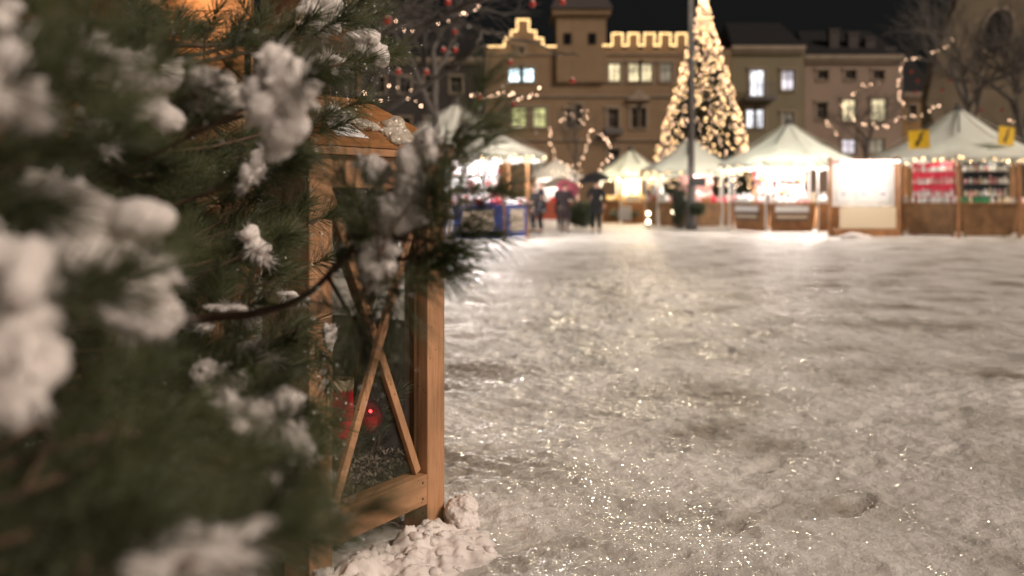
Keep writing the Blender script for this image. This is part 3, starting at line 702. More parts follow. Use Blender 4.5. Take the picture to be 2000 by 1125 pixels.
def point(name, loc, e_, col, r_=.1, parent=None):
    l_ = bpy.data.lights.new(name, 'POINT'); l_.energy = e_; l_.color = col; l_.shadow_soft_size = r_
    o = bpy.data.objects.new(name, l_); COL.objects.link(o); o.location = loc
    if parent: o.parent = parent
    return o
point('hut_light', (.18, -.42, 2.48), 17, (1, .62, .33), .07, hut)

# ------------------------------------------------------------------ strings of lights
bm = bmesh.new(); bmesh.ops.create_icosphere(bm, subdivisions=2, radius=.034); BULB = bpy.data.meshes.new('bulb'); bm.to_mesh(BULB); bm.free()
BULB2 = BULB.copy(); BULB3 = BULB.copy(); BULB.materials.append(M['bulb']); BULB2.materials.append(M['bulb2']); BULB3.materials.append(M['rope'])
def string_lights(pts, step, label, group=None, me=BULB, jit=.03, sag=0, scale=1.0, maxn=100, vary=True):
    """pts: world polyline; bulbs every step metres along it"""
    pts = [Vector(p) for p in pts]; base = pts[0].copy()
    root = empty('string_lights', base, 0, label, 'string lights', group)
    mb = MB(); mb.tube([p - base for p in pts], .008, 4); mb.build('wire', M['wire'], root)
    d = 0; n = 0
    for a, b_ in zip(pts, pts[1:]):
        ln = (b_ - a).length
        while d < ln and n < maxn:
            q = a.lerp(b_, d / ln) + Vector((rnd.uniform(-jit, jit), rnd.uniform(-jit, jit), rnd.uniform(-jit, jit)))
            o = bpy.data.objects.new('bulb', me); COL.objects.link(o); o.parent = root; o.location = q - base
            s_ = scale * (rnd.choice((.55, .75, 1, 1, 1.2)) if vary else 1); o.scale = (s_, s_, s_)
            d += step; n += 1
        d -= ln
    return root

# ------------------------------------------------------------------ market stalls
def ring(C, R, n, a0, z):
    return [Vector((C[0] + R * math.sin(a0 + 2 * math.pi * k / n), C[1] - R * math.cos(a0 + 2 * math.pi * k / n), z)) for k in range(n)]
def on_front(C, R, n, a0):
    """indices of the sides that face the camera"""
    out = []
    for k in range(n):
        a = a0 + 2 * math.pi * (k + .5) / n; nrm = Vector((math.sin(a), -math.cos(a), 0)); c_ = Vector((C[0], C[1], 0)) + nrm * R
        if nrm.dot(-c_) > 0: out.append(k)
    return out
def stall(name, px, D, r, R, ze, zp, a0, label, counter, ctop=1.0, n=8, cm='canvas', lightE=340, lc=(1, .86, .68), lean=.10, skip=(), back='white', post=True, inner=.45):
    C = (PX(px, D), D); a0 = math.radians(a0); O = Vector((C[0], C[1], 0))
    root = empty('market_stall', O, 0, label, 'market stall', 'canopied stalls round the square')
    Z = (0, 0)
    # canopy: slightly hollow panels, short hanging valance
    base_ring = ring(Z, R, n, a0, ze); mb = MB(); rows = []
    for t_ in (0, .3, .6, .85, .97):
        rr = R * (1 - t_); zz = ze + (zp - ze) * (t_ - .10 * math.sin(math.pi * t_)); pts = []
        for k in range(n):
            A = ring(Z, rr, n, a0, zz)[k]; B = ring(Z, rr, n, a0, zz)[(k + 1) % n]
            pts += [A, A.lerp(B, .33) - Vector((0, 0, .03 * (1 - t_))), A.lerp(B, .67) - Vector((0, 0, .03 * (1 - t_)))]
        rows.append(pts)
    m_ = len(rows[0]); vs = [p for row in rows for p in row] + [Vector((0, 0, zp))]
    fs = [(i * m_ + k, i * m_ + (k + 1) % m_, (i + 1) * m_ + (k + 1) % m_, (i + 1) * m_ + k) for i in range(len(rows) - 1) for k in range(m_)]
    top = len(vs) - 1; fs += [((len(rows) - 1) * m_ + k, (len(rows) - 1) * m_ + (k + 1) % m_, top) for k in range(m_)]
    mb.add(vs, fs)
    val = []; 
    for k in range(m_ * 3):
        i = k // 3; A = rows[0][i]; B = rows[0][(i + 1) % m_]; p = A.lerp(B, (k % 3) / 3); val.append((p, p - Vector((0, 0, .14 + .05 * (k % 3 != 0)))))
    vs = [q for p in val for q in p]; kk = len(val); fs = [(2 * k, 2 * k + 1, 2 * ((k + 1) % kk) + 1, 2 * ((k + 1) % kk)) for k in range(kk)]
    mb.add(vs, fs); can_ = mb.build('canopy', M[cm], root, True)
    for k in range(n):
        A = base_ring[k]; dk = k in (0, 7) and False or k == 0; mb = MB(); mb.bar(A.lerp(Vector((0, 0, zp)), .5 if dk else .02) - Vector((0, 0, .05 if dk else -.005)), Vector((0, 0, zp + .01)).lerp(A, .05), .06 if dk else .035, .012); mb.build('canopy_rib', M['seam'] if dk else M[cm], root)
    mb = MB(); mb.lathe([(.16, zp - .06), (.18, zp), (.10, zp + .05), (.10, zp + .13), (.03, zp + .17)], 12); mb.build('canopy_cap', M['metal'], root)
    bot = ring(Z, r - lean, n, a0, 0); topr = ring(Z, r, n, a0, ctop)
    pz_ = .045 if R > 2.7 else .02
    if post:
        for k in range(n):
            p = ring(Z, r - .02, n, a0, 0)[k]; mb = MB(); mb.box((p.x - pz_, p.y - pz_, 0), (p.x + pz_, p.y + pz_, ze + .02)); mb.build('post', M['counter' if pz_ > .03 else 'white'], root)
    for k in range(n):
        if k in skip: continue
        A, B = topr[k], topr[(k + 1) % n]; a, b_ = bot[k], bot[(k + 1) % n]
        A = A.lerp(B, .05); B = B.lerp(A, .05); a = a.lerp(b_, .09); b_ = b_.lerp(a, .09)
        a = a + Vector((0, 0, .06)); b_ = b_ + Vector((0, 0, .06)); A2 = A - Vector((0, 0, .05)); B2 = B - Vector((0, 0, .05))
        nr = (B - A).cross(Vector((0, 0, 1))).normalized() * .03
        mb = MB(); vs = [a, b_, B2, A2, a - nr, b_ - nr, B2 - nr, A2 - nr]
        mb.add(vs, [(0, 1, 2, 3), (7, 6, 5, 4), (0, 4, 5, 1), (1, 5, 6, 2), (2, 6, 7, 3), (3, 7, 4, 0)]); mb.build('counter_panel', M[counter], root)
        mb = MB(); mb.bar(A - nr * 3 - Vector((0, 0, .02)), B - nr * 3 - Vector((0, 0, .02)), .28, .035, (0, 0, 1)) ; mb.build('counter_top', M['counter'] if counter != 'blue' else M['blue'], root)
    # inside: central rack the goods hang on, plus the lamps
    mb = MB(); rr = ring(Z, inner, 4, a0 + math.pi / 8, 0)
    mb.lathe([(inner, .1), (inner, 2.0), (inner * .9, 2.06)], 8); mb.build('centre_rack', M[back], root)
    for s_ in (-1, 0, 1):
        for q in (.42,):
            x, y, z = s_ * r * .5 + .06, -r * (.64 if s_ else .78), ze - .12
            mb = MB(); mb.lathe([(.02, .10), (.10, .05), (.12, 0), (.06, -.03)], 12, (x, y, z)); mb.build('lamp', M['lampglow'], root, True)
            point('stall_light', (x, y, z - .15), lightE / 3, lc, .12, root)
    point('stall_light_back', (0, r * .5, ze - .3), lightE * .35, lc, .15, root)
    S_ = dict(C=C, r=r, R=R, a0=a0, n=n, ze=ze, zp=zp, ctop=ctop, root=root)
    return S_
def eave_lights(st_, label, step=.2, me=BULB, sides=None):
    b_ = ring(st_['C'], st_['R'] + .03, st_['n'], st_['a0'], st_['ze'] - .08); fr_ = on_front(st_['C'], st_['R'], st_['n'], st_['a0'])
    if sides is not None: fr_ = sides
    # contiguous run of front sides
    ks = sorted(fr_); run = [k for k in ks]
    for i in range(len(ks)):
        if (ks[i] - 1) % st_['n'] not in ks: run = [(ks[i] + j) % st_['n'] for j in range(len(ks))]; break
    pts = []
    for k in run:
        A, B = b_[k], b_[(k + 1) % st_['n']]
        for j in range(6): pts.append(A.lerp(B, j / 6) - Vector((0, 0, .07 * math.sin(math.pi * (j % 3) / 3))))
    pts.append(b_[(run[-1] + 1) % st_['n']])
    string_lights(pts, step, label, 'lights round the stall eaves', me, .07, scale=.5)
    # fir garland under the lights
    Vv = []; Ff = []
    for a, b2 in zip(pts, pts[1:]):
        for j in range(26):
            q = a.lerp(b2, rnd.random()) + Vector((rnd.gauss(0, .03), rnd.gauss(0, .03), rnd.gauss(.03, .035))); dv = Vector((rnd.gauss(0, 1), rnd.gauss(0, 1), rnd.gauss(0, 1))).normalized() * .09
            k = len(Vv); pr = dv.orthogonal().normalized() * .012; Vv += [q - pr, q + pr, q + dv]; Ff.append((k, k + 1, k + 2))
    mb = MB(); mb.add(Vv, Ff); tag(mb.build('fir_garland', M['crown']), label.replace('string of warm bulbs', 'fir garland'), 'garland', 'garlands round the stall eaves')

def goods_mesh(kind):
    mb = MB()
    if kind == 'jar': mb.lathe([(.045, 0), (.05, .02), (.05, .11), (.035, .13), (.038, .135), (.038, .16), (.0, .162)], 12)
    elif kind == 'box': mb.box((-.09, -.05, 0), (.09, .05, .14), bev=.008); mb.box((-.092, -.012, -.001), (.092, .012, .143))
    elif kind == 'doll': mb.lathe([(.055, 0), (.06, .03), (.045, .11), (.02, .14), (.034, .165), (.036, .19), (.02, .22), (.0, .26)], 12)
    elif kind == 'heart':
        pts = []
        for k in range(20):
            a = 2 * math.pi * k / 20; pts.append((.0085 * 16 * math.sin(a) ** 3, .0085 * (13 * math.cos(a) - 5 * math.cos(2 * a) - 2 * math.cos(3 * a) - math.cos(4 * a))))
        vs = [(x, -.015, z) for x, z in pts] + [(x, .015, z) for x, z in pts]
        fs = [tuple(range(20)), tuple(range(39, 19, -1))] + [(k, k + 20, (k + 1) % 20 + 20, (k + 1) % 20) for k in range(20)]
        mb.add(vs, fs)
    elif kind == 'hat': mb.lathe([(.10, 0), (.105, .03), (.085, .09), (.05, .15), (.0, .18)], 14); mb.ball((0, 0, .195), .03, 2)
    return mb.mesh(kind)
GM = {k: goods_mesh(k) for k in ('jar', 'box', 'doll', 'heart', 'hat')}
_gm = {}
def ware(kind, m, loc, rz=0, s_=1.0, label='', group='', name=None):
    key = (kind, m)
    if key not in _gm: _gm[key] = GM[kind].copy(); _gm[key].materials.append(M[m])
    nm = name or {'jar': 'jar', 'box': 'gift_box', 'doll': 'angel_figure', 'heart': 'gingerbread_heart', 'hat': 'knitted_hat'}[kind]
    o = bpy.data.objects.new(nm, _gm[key]); COL.objects.link(o); o.location = loc; o.rotation_euler = (0, 0, rz); o.scale = (s_,) * 3
    return tag(o, label, {'jar': 'jar', 'box': 'box', 'doll': 'figurine', 'heart': 'heart', 'hat': 'hat'}[kind], group)
def counter_row(st_, kinds, mats, where, per=7, s_=1.1):
    fr_ = [k for k in on_front(st_['C'], st_['r'], st_['n'], st_['a0'])]
    tp = ring(st_['C'], st_['r'] - .10, st_['n'], st_['a0'], st_['ctop'] + .002)
    for k in fr_:
        for j in range(per):
            kd = rnd.choice(kinds); m_ = rnd.choice(mats)
            ware(kd, m_, tp[k].lerp(tp[(k + 1) % st_['n']], (j + .5) / per), rnd.uniform(-.3, .3), s_ * rnd.uniform(.85, 1.2),
                 f"small {dict(jar='jar', box='box', doll='figure', heart='heart', hat='hat')[kd]} set out on the counter of {where}", 'wares on the counter of ' + where)
def hung_board(st_, k, m, z0, z1, inset, label, rows, kinds, mats, where, per=8, s_=1.0, frac=(.08, .92)):
    """cloth covered display board behind side k, with rows of wares in front"""
    a, b_ = ring(st_['C'], st_['r'] - inset, st_['n'], st_['a0'], 0)[k], ring(st_['C'], st_['r'] - inset, st_['n'], st_['a0'], 0)[(k + 1) % st_['n']]
    A, B = a.lerp(b_, frac[0]), a.lerp(b_, frac[1]); d = (B - A).normalized(); nr = d.cross(Vector((0, 0, 1))).normalized()
    root = empty('display_board', A.lerp(B, .5), math.atan2(d.y, d.x), label, 'display board', 'display boards in the stalls')
    w_ = (B - A).length / 2
    mb = MB(); mb.box((-w_, -.015, z0), (w_, .015, z1)); mb.box((-w_ + .05, -.02, 0), (-w_ + .09, .02, z0)); mb.box((w_ - .09, -.02, 0), (w_ - .05, .02, z0)); mb.build('board', M[m], root)
    for q in range(rows):
        z = z0 + (z1 - z0) * (q + .18) / rows
        mb = MB(); mb.box((-w_, -.10, z - .02), (w_, -.0155, z)); mb.build('ledge', M[m], root)
        for j in range(per):
            ware(rnd.choice(kinds), rnd.choice(mats), root.matrix_basis @ Vector((-w_ + 2 * w_ * (j + .5) / per, -.06, z + .002)), math.atan2(d.y, d.x) + rnd.uniform(-.2, .2), s_ * rnd.uniform(.85, 1.15),
                 f"small ware standing on {where}", 'wares on ' + where)

# blue stall
sA = stall('a', 892, 30.7, 2.2, 2.8, 2.53, 4.15, 42.7, 'large white canopied stall with blue painted counters', 'blue', ctop=1.03, cm='canvas2', lightE=1500, lc=(1, .93, .90), lean=0.0)
for k in on_front(sA['C'], 2.2, 8, sA['a0']):
    a, b_ = ring((0, 0), 2.2, 8, sA['a0'], 0)[k], ring((0, 0), 2.2, 8, sA['a0'], 0)[(k + 1) % 8]
    d = (b_ - a).normalized(); nr = Vector((d.y, -d.x, 0)); A = a.lerp(b_, .22) + nr * .006; B = a.lerp(b_, .80) + nr * .006
    mb = MB(); mb.bar(A + Vector((0, 0, .56)), B + Vector((0, 0, .56)), .68, .012, nr); 
    o = mb.build('printed_picture', M['print'], sA['root'])
counter_row(sA, ('jar', 'doll', 'box'), ('white', 'white', 'pink', 'red'), 'the blue stall', 8)
hung_board(sA, 0, 'white', 1.1, 2.25, .9, 'white display board with rows of small goods inside the blue stall', 3, ('doll', 'jar', 'heart'), ('white', 'pink', 'white', 'navy', 'red'), 'the white board inside the blue stall', 8)
hung_board(sA, 7, 'white', 1.1, 2.25, .9, 'wide white display board at the left inside the blue stall', 3, ('doll', 'jar', 'box'), ('white', 'pink', 'white', 'navy', 'red'), 'the left board inside the blue stall', 8)
eave_lights(sA, 'string of warm bulbs along the eave of the blue stall')

# stall two and three, behind
sB = stall('b', 1232, 44, 1.45, 1.75, 2.1, 3.3, 20, 'small pale green canopied stall with a golden lit counter, left of the lamp post', 'counter', cm='canvas', lightE=560, lc=(1, .80, .52), lean=.0, back='cream')
counter_row(sB, ('jar', 'box'), ('white', 'gold', 'cream'), 'the small golden stall', 6, 1.4)
hung_board(sB, 7, 'cream', 1.2, 1.95, .7, 'cream shelves with bright white goods in the small golden stall', 2, ('box', 'jar'), ('white', 'white', 'gold'), 'the cream shelves of the golden stall', 6, 1.4)
eave_lights(sB, 'string of warm bulbs along the eave of the small golden stall')
sC = stall('c', 1347, 40.5, 1.8, 2.1, 2.25, 3.65, -10, 'white canopied stall standing right behind the lamp post', 'counterd', cm='canvas', lightE=120, lc=(1, .86, .74), lean=.0, back='pink')
counter_row(sC, ('hat', 'doll', 'box'), ('pink', 'white', 'red', 'brownware'), 'the stall behind the lamp post', 6, 1.3)
hung_board(sC, 6, 'white', 1.15, 2.05, .35, 'bright white cloth board on the left side of the stall behind the lamp post', 1, ('hat', 'doll'), ('white', 'pink'), 'the white cloth board behind the lamp post', 5, 1.3)
hung_board(sC, 0, 'pink', 1.15, 2.05, .5, 'pink display board on the right side of the stall behind the lamp post', 2, ('hat', 'heart'), ('white', 'pink', 'cream'), 'the pink board behind the lamp post', 5, 1.3)
eave_lights(sC, 'string of warm bulbs along the eave of the stall behind the lamp post')
sD = stall('d', 1540, 35.6, 2.25, 2.62, 2.40, 3.88, 10 - 45, 'white canopied stall with two leaning brown counters and brilliant white goods', 'counter', ctop=1.02, cm='canvas', lightE=760, lc=(1, .90, .84), lean=.16, back='white')
counter_row(sD, ('hat', 'hat', 'doll'), ('white', 'white', 'pink', 'cream'), 'the brilliant white stall', 7, 1.3)
hung_board(sD, 0, 'white', 1.25, 2.2, .9, 'white board hung with hearts in the brilliant white stall', 2, ('heart', 'hat'), ('white', 'pink', 'brownware'), 'the white board of hearts', 6, 1.4)
hung_board(sD, 7, 'pink', 1.25, 2.2, .9, 'pinkish board at the left in the brilliant white stall', 2, ('heart', 'hat', 'doll'), ('white', 'brownware', 'pink', 'red'), 'the pinkish board in the brilliant white stall', 6, 1.3)
eave_lights(sD, 'string of warm bulbs along the eave of the brilliant white stall')
# white signs on the two brown counters
for k, nm in ((7, 'white lettered board on the left brown counter of the brilliant stall'), (0, 'white lettered board on the right brown counter of the brilliant stall')):
    a, b_ = ring(sD['C'], 2.25, 8, sD['a0'], 0)[k], ring(sD['C'], 2.25, 8, sD['a0'], 0)[(k + 1) % 8]; d = (b_ - a).normalized(); nr = Vector((d.y, -d.x, 0))
    A = a.lerp(b_, .18); B = a.lerp(b_, .82); root = empty('counter_sign', A.lerp(B, .5) + nr * .02, math.atan2(d.y, d.x), nm, 'sign')
    w_ = (B - A).length / 2; mb = MB(); mb.box((-w_, -.012, .72), (w_, .0, .92), bev=.004); mb.build('white_strip', M['white'], root)
    mb = MB(); mb.box((-w_ * .97, -.012, .42), (w_ * .97, .0, .70), bev=.004); mb.build('brown_strip', mat('sign_brown', (.14, .08, .06), .6), root)
    mb = MB(); mb.box((-w_ * .9, -.016, .52), (w_ * .9, -.0125, .60)); mb.build('pale_line', M['cream'], root)
# right stall
sE = stall('e', 1872, 32.6, 2.4, 2.85, 2.50, 4.15, -24, 'big white canopied stall with plain brown counters and two yellow signs, at the right', 'counterd', ctop=1.06, cm='canvas', lightE=90, lc=(1, .84, .68), lean=.14, back='darkwood')
counter_row(sE, ('box', 'jar', 'doll'), ('white', 'cream', 'pink', 'green', 'white', 'brownware'), 'the right stall', 8, 1.1)
hung_board(sE, 7, 'red', 1.2, 2.35, .35, 'crimson cloth board with three rows of white wares in the right stall', 3, ('jar', 'doll', 'hat'), ('white', 'white', 'pink'), 'the crimson cloth board', 9, 1.0)
hung_board(sE, 0, 'navy', 1.2, 2.35, .35, 'dark board with rows of white wares in the right stall', 3, ('jar', 'doll', 'hat'), ('white', 'white', 'cream', 'white', 'pink'), 'the dark board of white wares', 9, 1.0)
eave_lights(sE, 'string of warm bulbs along the eave of the big right stall')
# yellow signs hanging on the canopy
for i, (px, py, k, nm) in enumerate(((1795, 272, 7, 'yellow square sign with a dark zigzag, left one on the big canopy'), (1965, 265, 0, 'yellow square sign with a dark zigzag, right one on the big canopy'))):
    D = 30.4; c_ = P(px, py, D); root = empty('yellow_sign', c_, (-.30, .32)[i], nm, 'sign')
    mb = MB(); mb.box((-.30, -.012, -.29), (.30, .012, .27), Matrix.Rotation((-.05, .08)[i], 4, 'Y'), .004); mb.build('panel', M['yellow'], root)
    z = [(-.12, -.22), (-.02, -.22), (.02, -.08), (.10, .0), (.06, .08), (.16, .20), (.08, .22), (-.02, .10), (.0, .02), (-.10, -.06)]
    mb = MB(); mb.add([(x, -.016, y) for x, y in z] + [(x, -.0125, y) for x, y in z], [tuple(range(10)), tuple(range(19, 9, -1))] + [(k2, k2 + 10, (k2 + 1) % 10 + 10, (k2 + 1) % 10) for k2 in range(10)])
    mb.build('zigzag', M['sign_ink'], root)
    for x in (-.25, .25):
        mb = MB(); mb.tube([(x, 0, .25), (x, .5, .75)], .006, 4); mb.build('cord', M['wire'], root)
# floodlit white print stand between the stalls
ws = empty('print_stand', (PX(1688, 31.4), 31.4, 0), -.12, 'tall floodlit white stand of framed prints on a pale bench between the two right stalls', 'display stand')
mb = MB(); mb.box((-1.0, .06, .95), (.93, .09, 2.28)); mb.build('white_panel', M['white'], ws)
mb = MB(); mb.box((-1.02, .02, 2.285), (.95, .12, 2.42)); mb.build('pink_header', M['pink'], ws)
for x in (-.62, -.0, .58):
    for z in (1.08, 1.68):
        mb = MB(); mb.box((x - .22, .035, z), (x + .22, .0585, z + .46), bev=.004); f_ = mb.build('framed_print', M['white'], ws)
        mb = MB(); mb.box((x - .07, .030, z + .24), (x + .06, .0345, z + .28)); mb.build('print_detail', mat('print_blue', (.10, .10, .30), .5), f_)
mb = MB(); mb.box((-.75, -.25, .25), (.9, .055, .93), bev=.01); mb.build('bench', M['cream'], ws)
mb = MB(); mb.box((-1.0, -.3, .0), (.95, .05, .24), bev=.01); mb.build('plinth', M['counter'], ws)
for x in (-1.05, .98):
    mb = MB(); mb.box((x - .05, -.1, 0), (x + .05, .1, 2.5)); mb.build('side_post', M['counter'], ws)
mb = MB(); mb.box((-.9, -1.05, 2.30), (.8, -.98, 2.36)); mb.build('lamp_bar', mat('lamp_bar_glow', (1, 1, 1), .4, emit=(1, .93, .85), es=5), ws)
for x in (-.9, .8):
    mb = MB(); mb.box((x - .02, -1.0, 2.365), (x + .02, .1, 2.40)); mb.build('lamp_arm', M['metal'], ws)
point('stand_light', (-.45, -.9, 2.2), 42, (1, .92, .86), .1, ws); point('stand_light', (.45, -.9, 2.2), 42, (1, .92, .86), .1, ws)
o = blob_obj('snow_heap', [(P(1668, 462, 30.2), (.36, .3, .13)), (P(1650, 464, 30.2), (.2, .2, .1)), (P(1690, 464, 30.2), (.2, .2, .09))], M['clump'], None, .03, .03, .15)
tag(o, 'small white heap of snow on the square before the print stand', 'snow')
# distant red stall behind the people
dz = 50
rs = empty('red_booth', (PX(1088, dz), dz, 0), 0, 'far small red fronted booth with bright goods, seen between the customers', 'market stall')
mb = MB(); mb.box((-1.1, 0, 0), (1.1, .1, .95)); mb.build('front', varied('red_boards', (.30, .06, .03), (.20, .04, .025), 3), rs)
mb = MB(); mb.box((-1.1, .9, .95), (1.1, .95, 2.1)); mb.build('back_wall', M['white'], rs)
mb = MB(); mb.add([(-1.4, -.4, 2.1), (1.4, -.4, 2.1), (1.4, 1.4, 2.1), (-1.4, 1.4, 2.1), (0, .5, 3.1)], [(0, 1, 4), (1, 2, 4), (2, 3, 4), (3, 0, 4)]); mb.build('canopy', M['canvas2'], rs)
for x in (-1.1, 1.1):
    mb = MB(); mb.box((x - .04, .0, .95), (x + .04, .08, 2.1)); mb.build('post', M['counter'], rs)
point('booth_light', (0, .2, 1.95), 110, (1, .85, .75), .1, rs)
for j in range(9): ware('box', rnd.choice(('white', 'pink', 'red')), (PX(1088, dz) - .95 + .24 * j, dz + .05, .952), 0, 1.3, 'box on the counter of the far red booth', 'boxes on the far red booth')

# ------------------------------------------------------------------ lamp post
lp_ = empty('lamp_post', (PX(1350, 37), 37, 0), 0, 'tall dark grey lamp post in front of the white canopies', 'lamp post')
mb = MB(); mb.lathe([(.21, 0), (.21, .25), (.16, .35), (.155, 1.5), (.20, 1.55), (.125, 1.7), (.12, 4), (.095, 9.3)], 18); mb.build('pole', M['metal'], lp_, True)
mb = MB(); mb.tube([(0, 0, 9.2), (-.3, -.1, 9.5), (-1.0, -.3, 9.55)], .05, 8); mb.build('arm', M['metal'], lp_)
mb = MB(); mb.lathe([(.05, .12), (.22, .08), (.28, 0), (.26, -.03)], 18, (-1.05, -.3, 9.42)); mb.build('lamp_shade', M['metal'], lp_)
mb = MB(); mb.ball((-1.05, -.3, 9.36), (.22, .22, .08), 2); mb.build('lamp_glass', mat('street_lamp_glass', (1, 1, 1), .3, emit=(1, .88, .66), es=60), lp_, True)
l_ = bpy.data.lights.new('lamp_light', 'SPOT'); l_.energy = 4300; l_.color = (1, .87, .66); l_.spot_size = math.radians(19); l_.spot_blend = 1.0; l_.shadow_soft_size = .25
o = bpy.data.objects.new('lamp_light', l_); COL.objects.link(o); o.parent = lp_; o.location = (-1.05, -.3, 9.22); o.rotation_euler = Vector((PX(1350, 37) - 1.05 - 1.1, 29.4, 9.2)).to_track_quat('Z', 'Y').to_euler()
mb = MB(); mb.box((-.12, -.27, 1.62), (.5, -.22, 1.95), bev=.02); mb.build('sign_box', M['black'], lp_)
# fir bough tied to the post
def sprig_ball(name, c, r_, n, label, cat, m='crown', ln=.22, wd=.02, group=None, flat=1.0):
    Vv = []; Ff = []; R3 = random.Random(hash(name) % 1000 + int(c[0] * 10))
    for i in range(n):
        dv = Vector((R3.gauss(0, 1), R3.gauss(0, 1), R3.gauss(0, 1))).normalized(); q = Vector(c) + Vector((dv.x * r_, dv.y * r_, dv.z * r_ * flat)) * R3.random() ** .5
        dv = (dv + Vector((R3.gauss(0, .5), R3.gauss(0, .5), R3.gauss(0, .5)))).normalized() * ln * R3.uniform(.6, 1.2); pr = dv.orthogonal().normalized() * wd; k = len(Vv)
        Vv += [q - pr, q + pr, q + dv]; Ff.append((k, k + 1, k + 2))
    mb = MB(); mb.add([Vector(v) - Vector(c) for v in Vv], Ff); o = mb.build(name, M[m]); o.location = c
    return tag(o, label, cat, group)
sprig_ball('fir_bough', P(1362, 408, 36.5), .20, 600, 'fir bough tied round the foot of the lamp post', 'fir bough')
sprig_ball('fir_column', P(1330, 400, 37.6), .30, 900, 'upright bundle of fir twigs left of the lamp post foot', 'fir bough', flat=3.2)
sprig_ball('bush', P(1136, 418, 36) , .48, 1600, 'low dark green bush between the two umbrella holders', 'bush', flat=.9)
sprig_ball('wreath', P(1199, 418, 42.3), .17, 300, 'small green wreath left of the notice on the golden counter', 'wreath', ln=.12)
sprig_ball('wreath', P(1240, 418, 42.3), .13, 250, 'small green wreath right of the notice on the golden counter', 'wreath', ln=.12)
mb = MB(); mb.box((-.26, -.01, -.3), (.26, .01, .3), bev=.005); o = mb.build('notice', M['paper']); o.location = P(1221, 417, 42.25); tag(o, 'white paper notice on the golden stall counter', 'notice')
# three round glowing lanterns low at the stalls
for px, py, lb in ((1266, 417, 'glowing round lamp beside the golden stall, upper of two'), (1266, 433, 'glowing round lamp beside the golden stall, lower of two'), (1315, 414, 'glowing round lamp at the foot of the stall behind the lamp post')):
    D = 38.6; c_ = P(px, py, D); root = empty('glowing_lamp', c_, 0, lb, 'lamp')
    mb = MB(); mb.ball((0, 0, 0), .08, 3); mb.build('globe', mat('globe_glow', (1, 1, 1), .3, emit=(1, .83, .55), es=9), root, True)
    mb = MB(); mb.tube([(0, 0, -.07), (0, 0, -c_.z)], .018, 6); mb.lathe([(.1, -c_.z), (.1, -c_.z + .03)], 10); mb.build('stand', M['metal'], root)

# ------------------------------------------------------------------ big lit Christmas tree
TX, TD = PX(1374, 50), 50.0; TH = 11.15; TR = 3.0
ct = empty('christmas_tree', (TX, TD, 0), 0, 'tall cone shaped Christmas tree covered in warm lights', 'tree')
mb = MB(); mb.tube([(0, 0, 0), (0, 0, 5), (0, 0, TH - .4)], [.22, .14, .03], 10); mb.build('trunk', M['bark'], ct)
Vv = []; Ff = []
for i in range(15000):
    z = 1.0 + (TH - 1.0) * (1 - rnd.random() ** .5) ; rr = TR * (1 - (z - .4) / (TH - .4)) ; a = rnd.random() * 6.283
    lay = .90 + .10 * math.sin(z * 7 + 2 * math.sin(a * 3)); rr *= lay * (.55 + .45 * rnd.random() ** .4)
    q = Vector((rr * math.cos(a), rr * math.sin(a), z)); dv = Vector((math.cos(a), math.sin(a), -.35 + rnd.gauss(0, .3))) * .30 * rnd.uniform(.6, 1.2); pr = Vector((-math.sin(a), math.cos(a), rnd.gauss(0, .4))) * .05
    k = len(Vv); Vv += [q - pr, q + pr, q + dv]; Ff.append((k, k + 1, k + 2))
mb = MB(); mb.add(Vv, Ff); mb.build('crown', M['crown'], ct)
for k in range(44):
    a = 2 * math.pi * k / 44 + .1; pts = []
    for j in range(30):
        z = TH + .05 - (TH - 1.6) * j / 29; rr = max(.02, (TR + .1) * (1 - (z - .4) / (TH - .4)) * (1 + .05 * math.sin(j * 1.9 + k)))
        b_ = a + .10 * math.sin(j * .7 + k); pts.append((TX + rr * math.cos(b_), TD + rr * math.sin(b_), z))
    if math.sin(a) < .45:
        string_lights(pts, .19, 'string of warm bulbs hanging from top to bottom of the tall Christmas tree', 'strings on the tall Christmas tree', BULB if k % 2 else BULB2, .15, scale=.52)

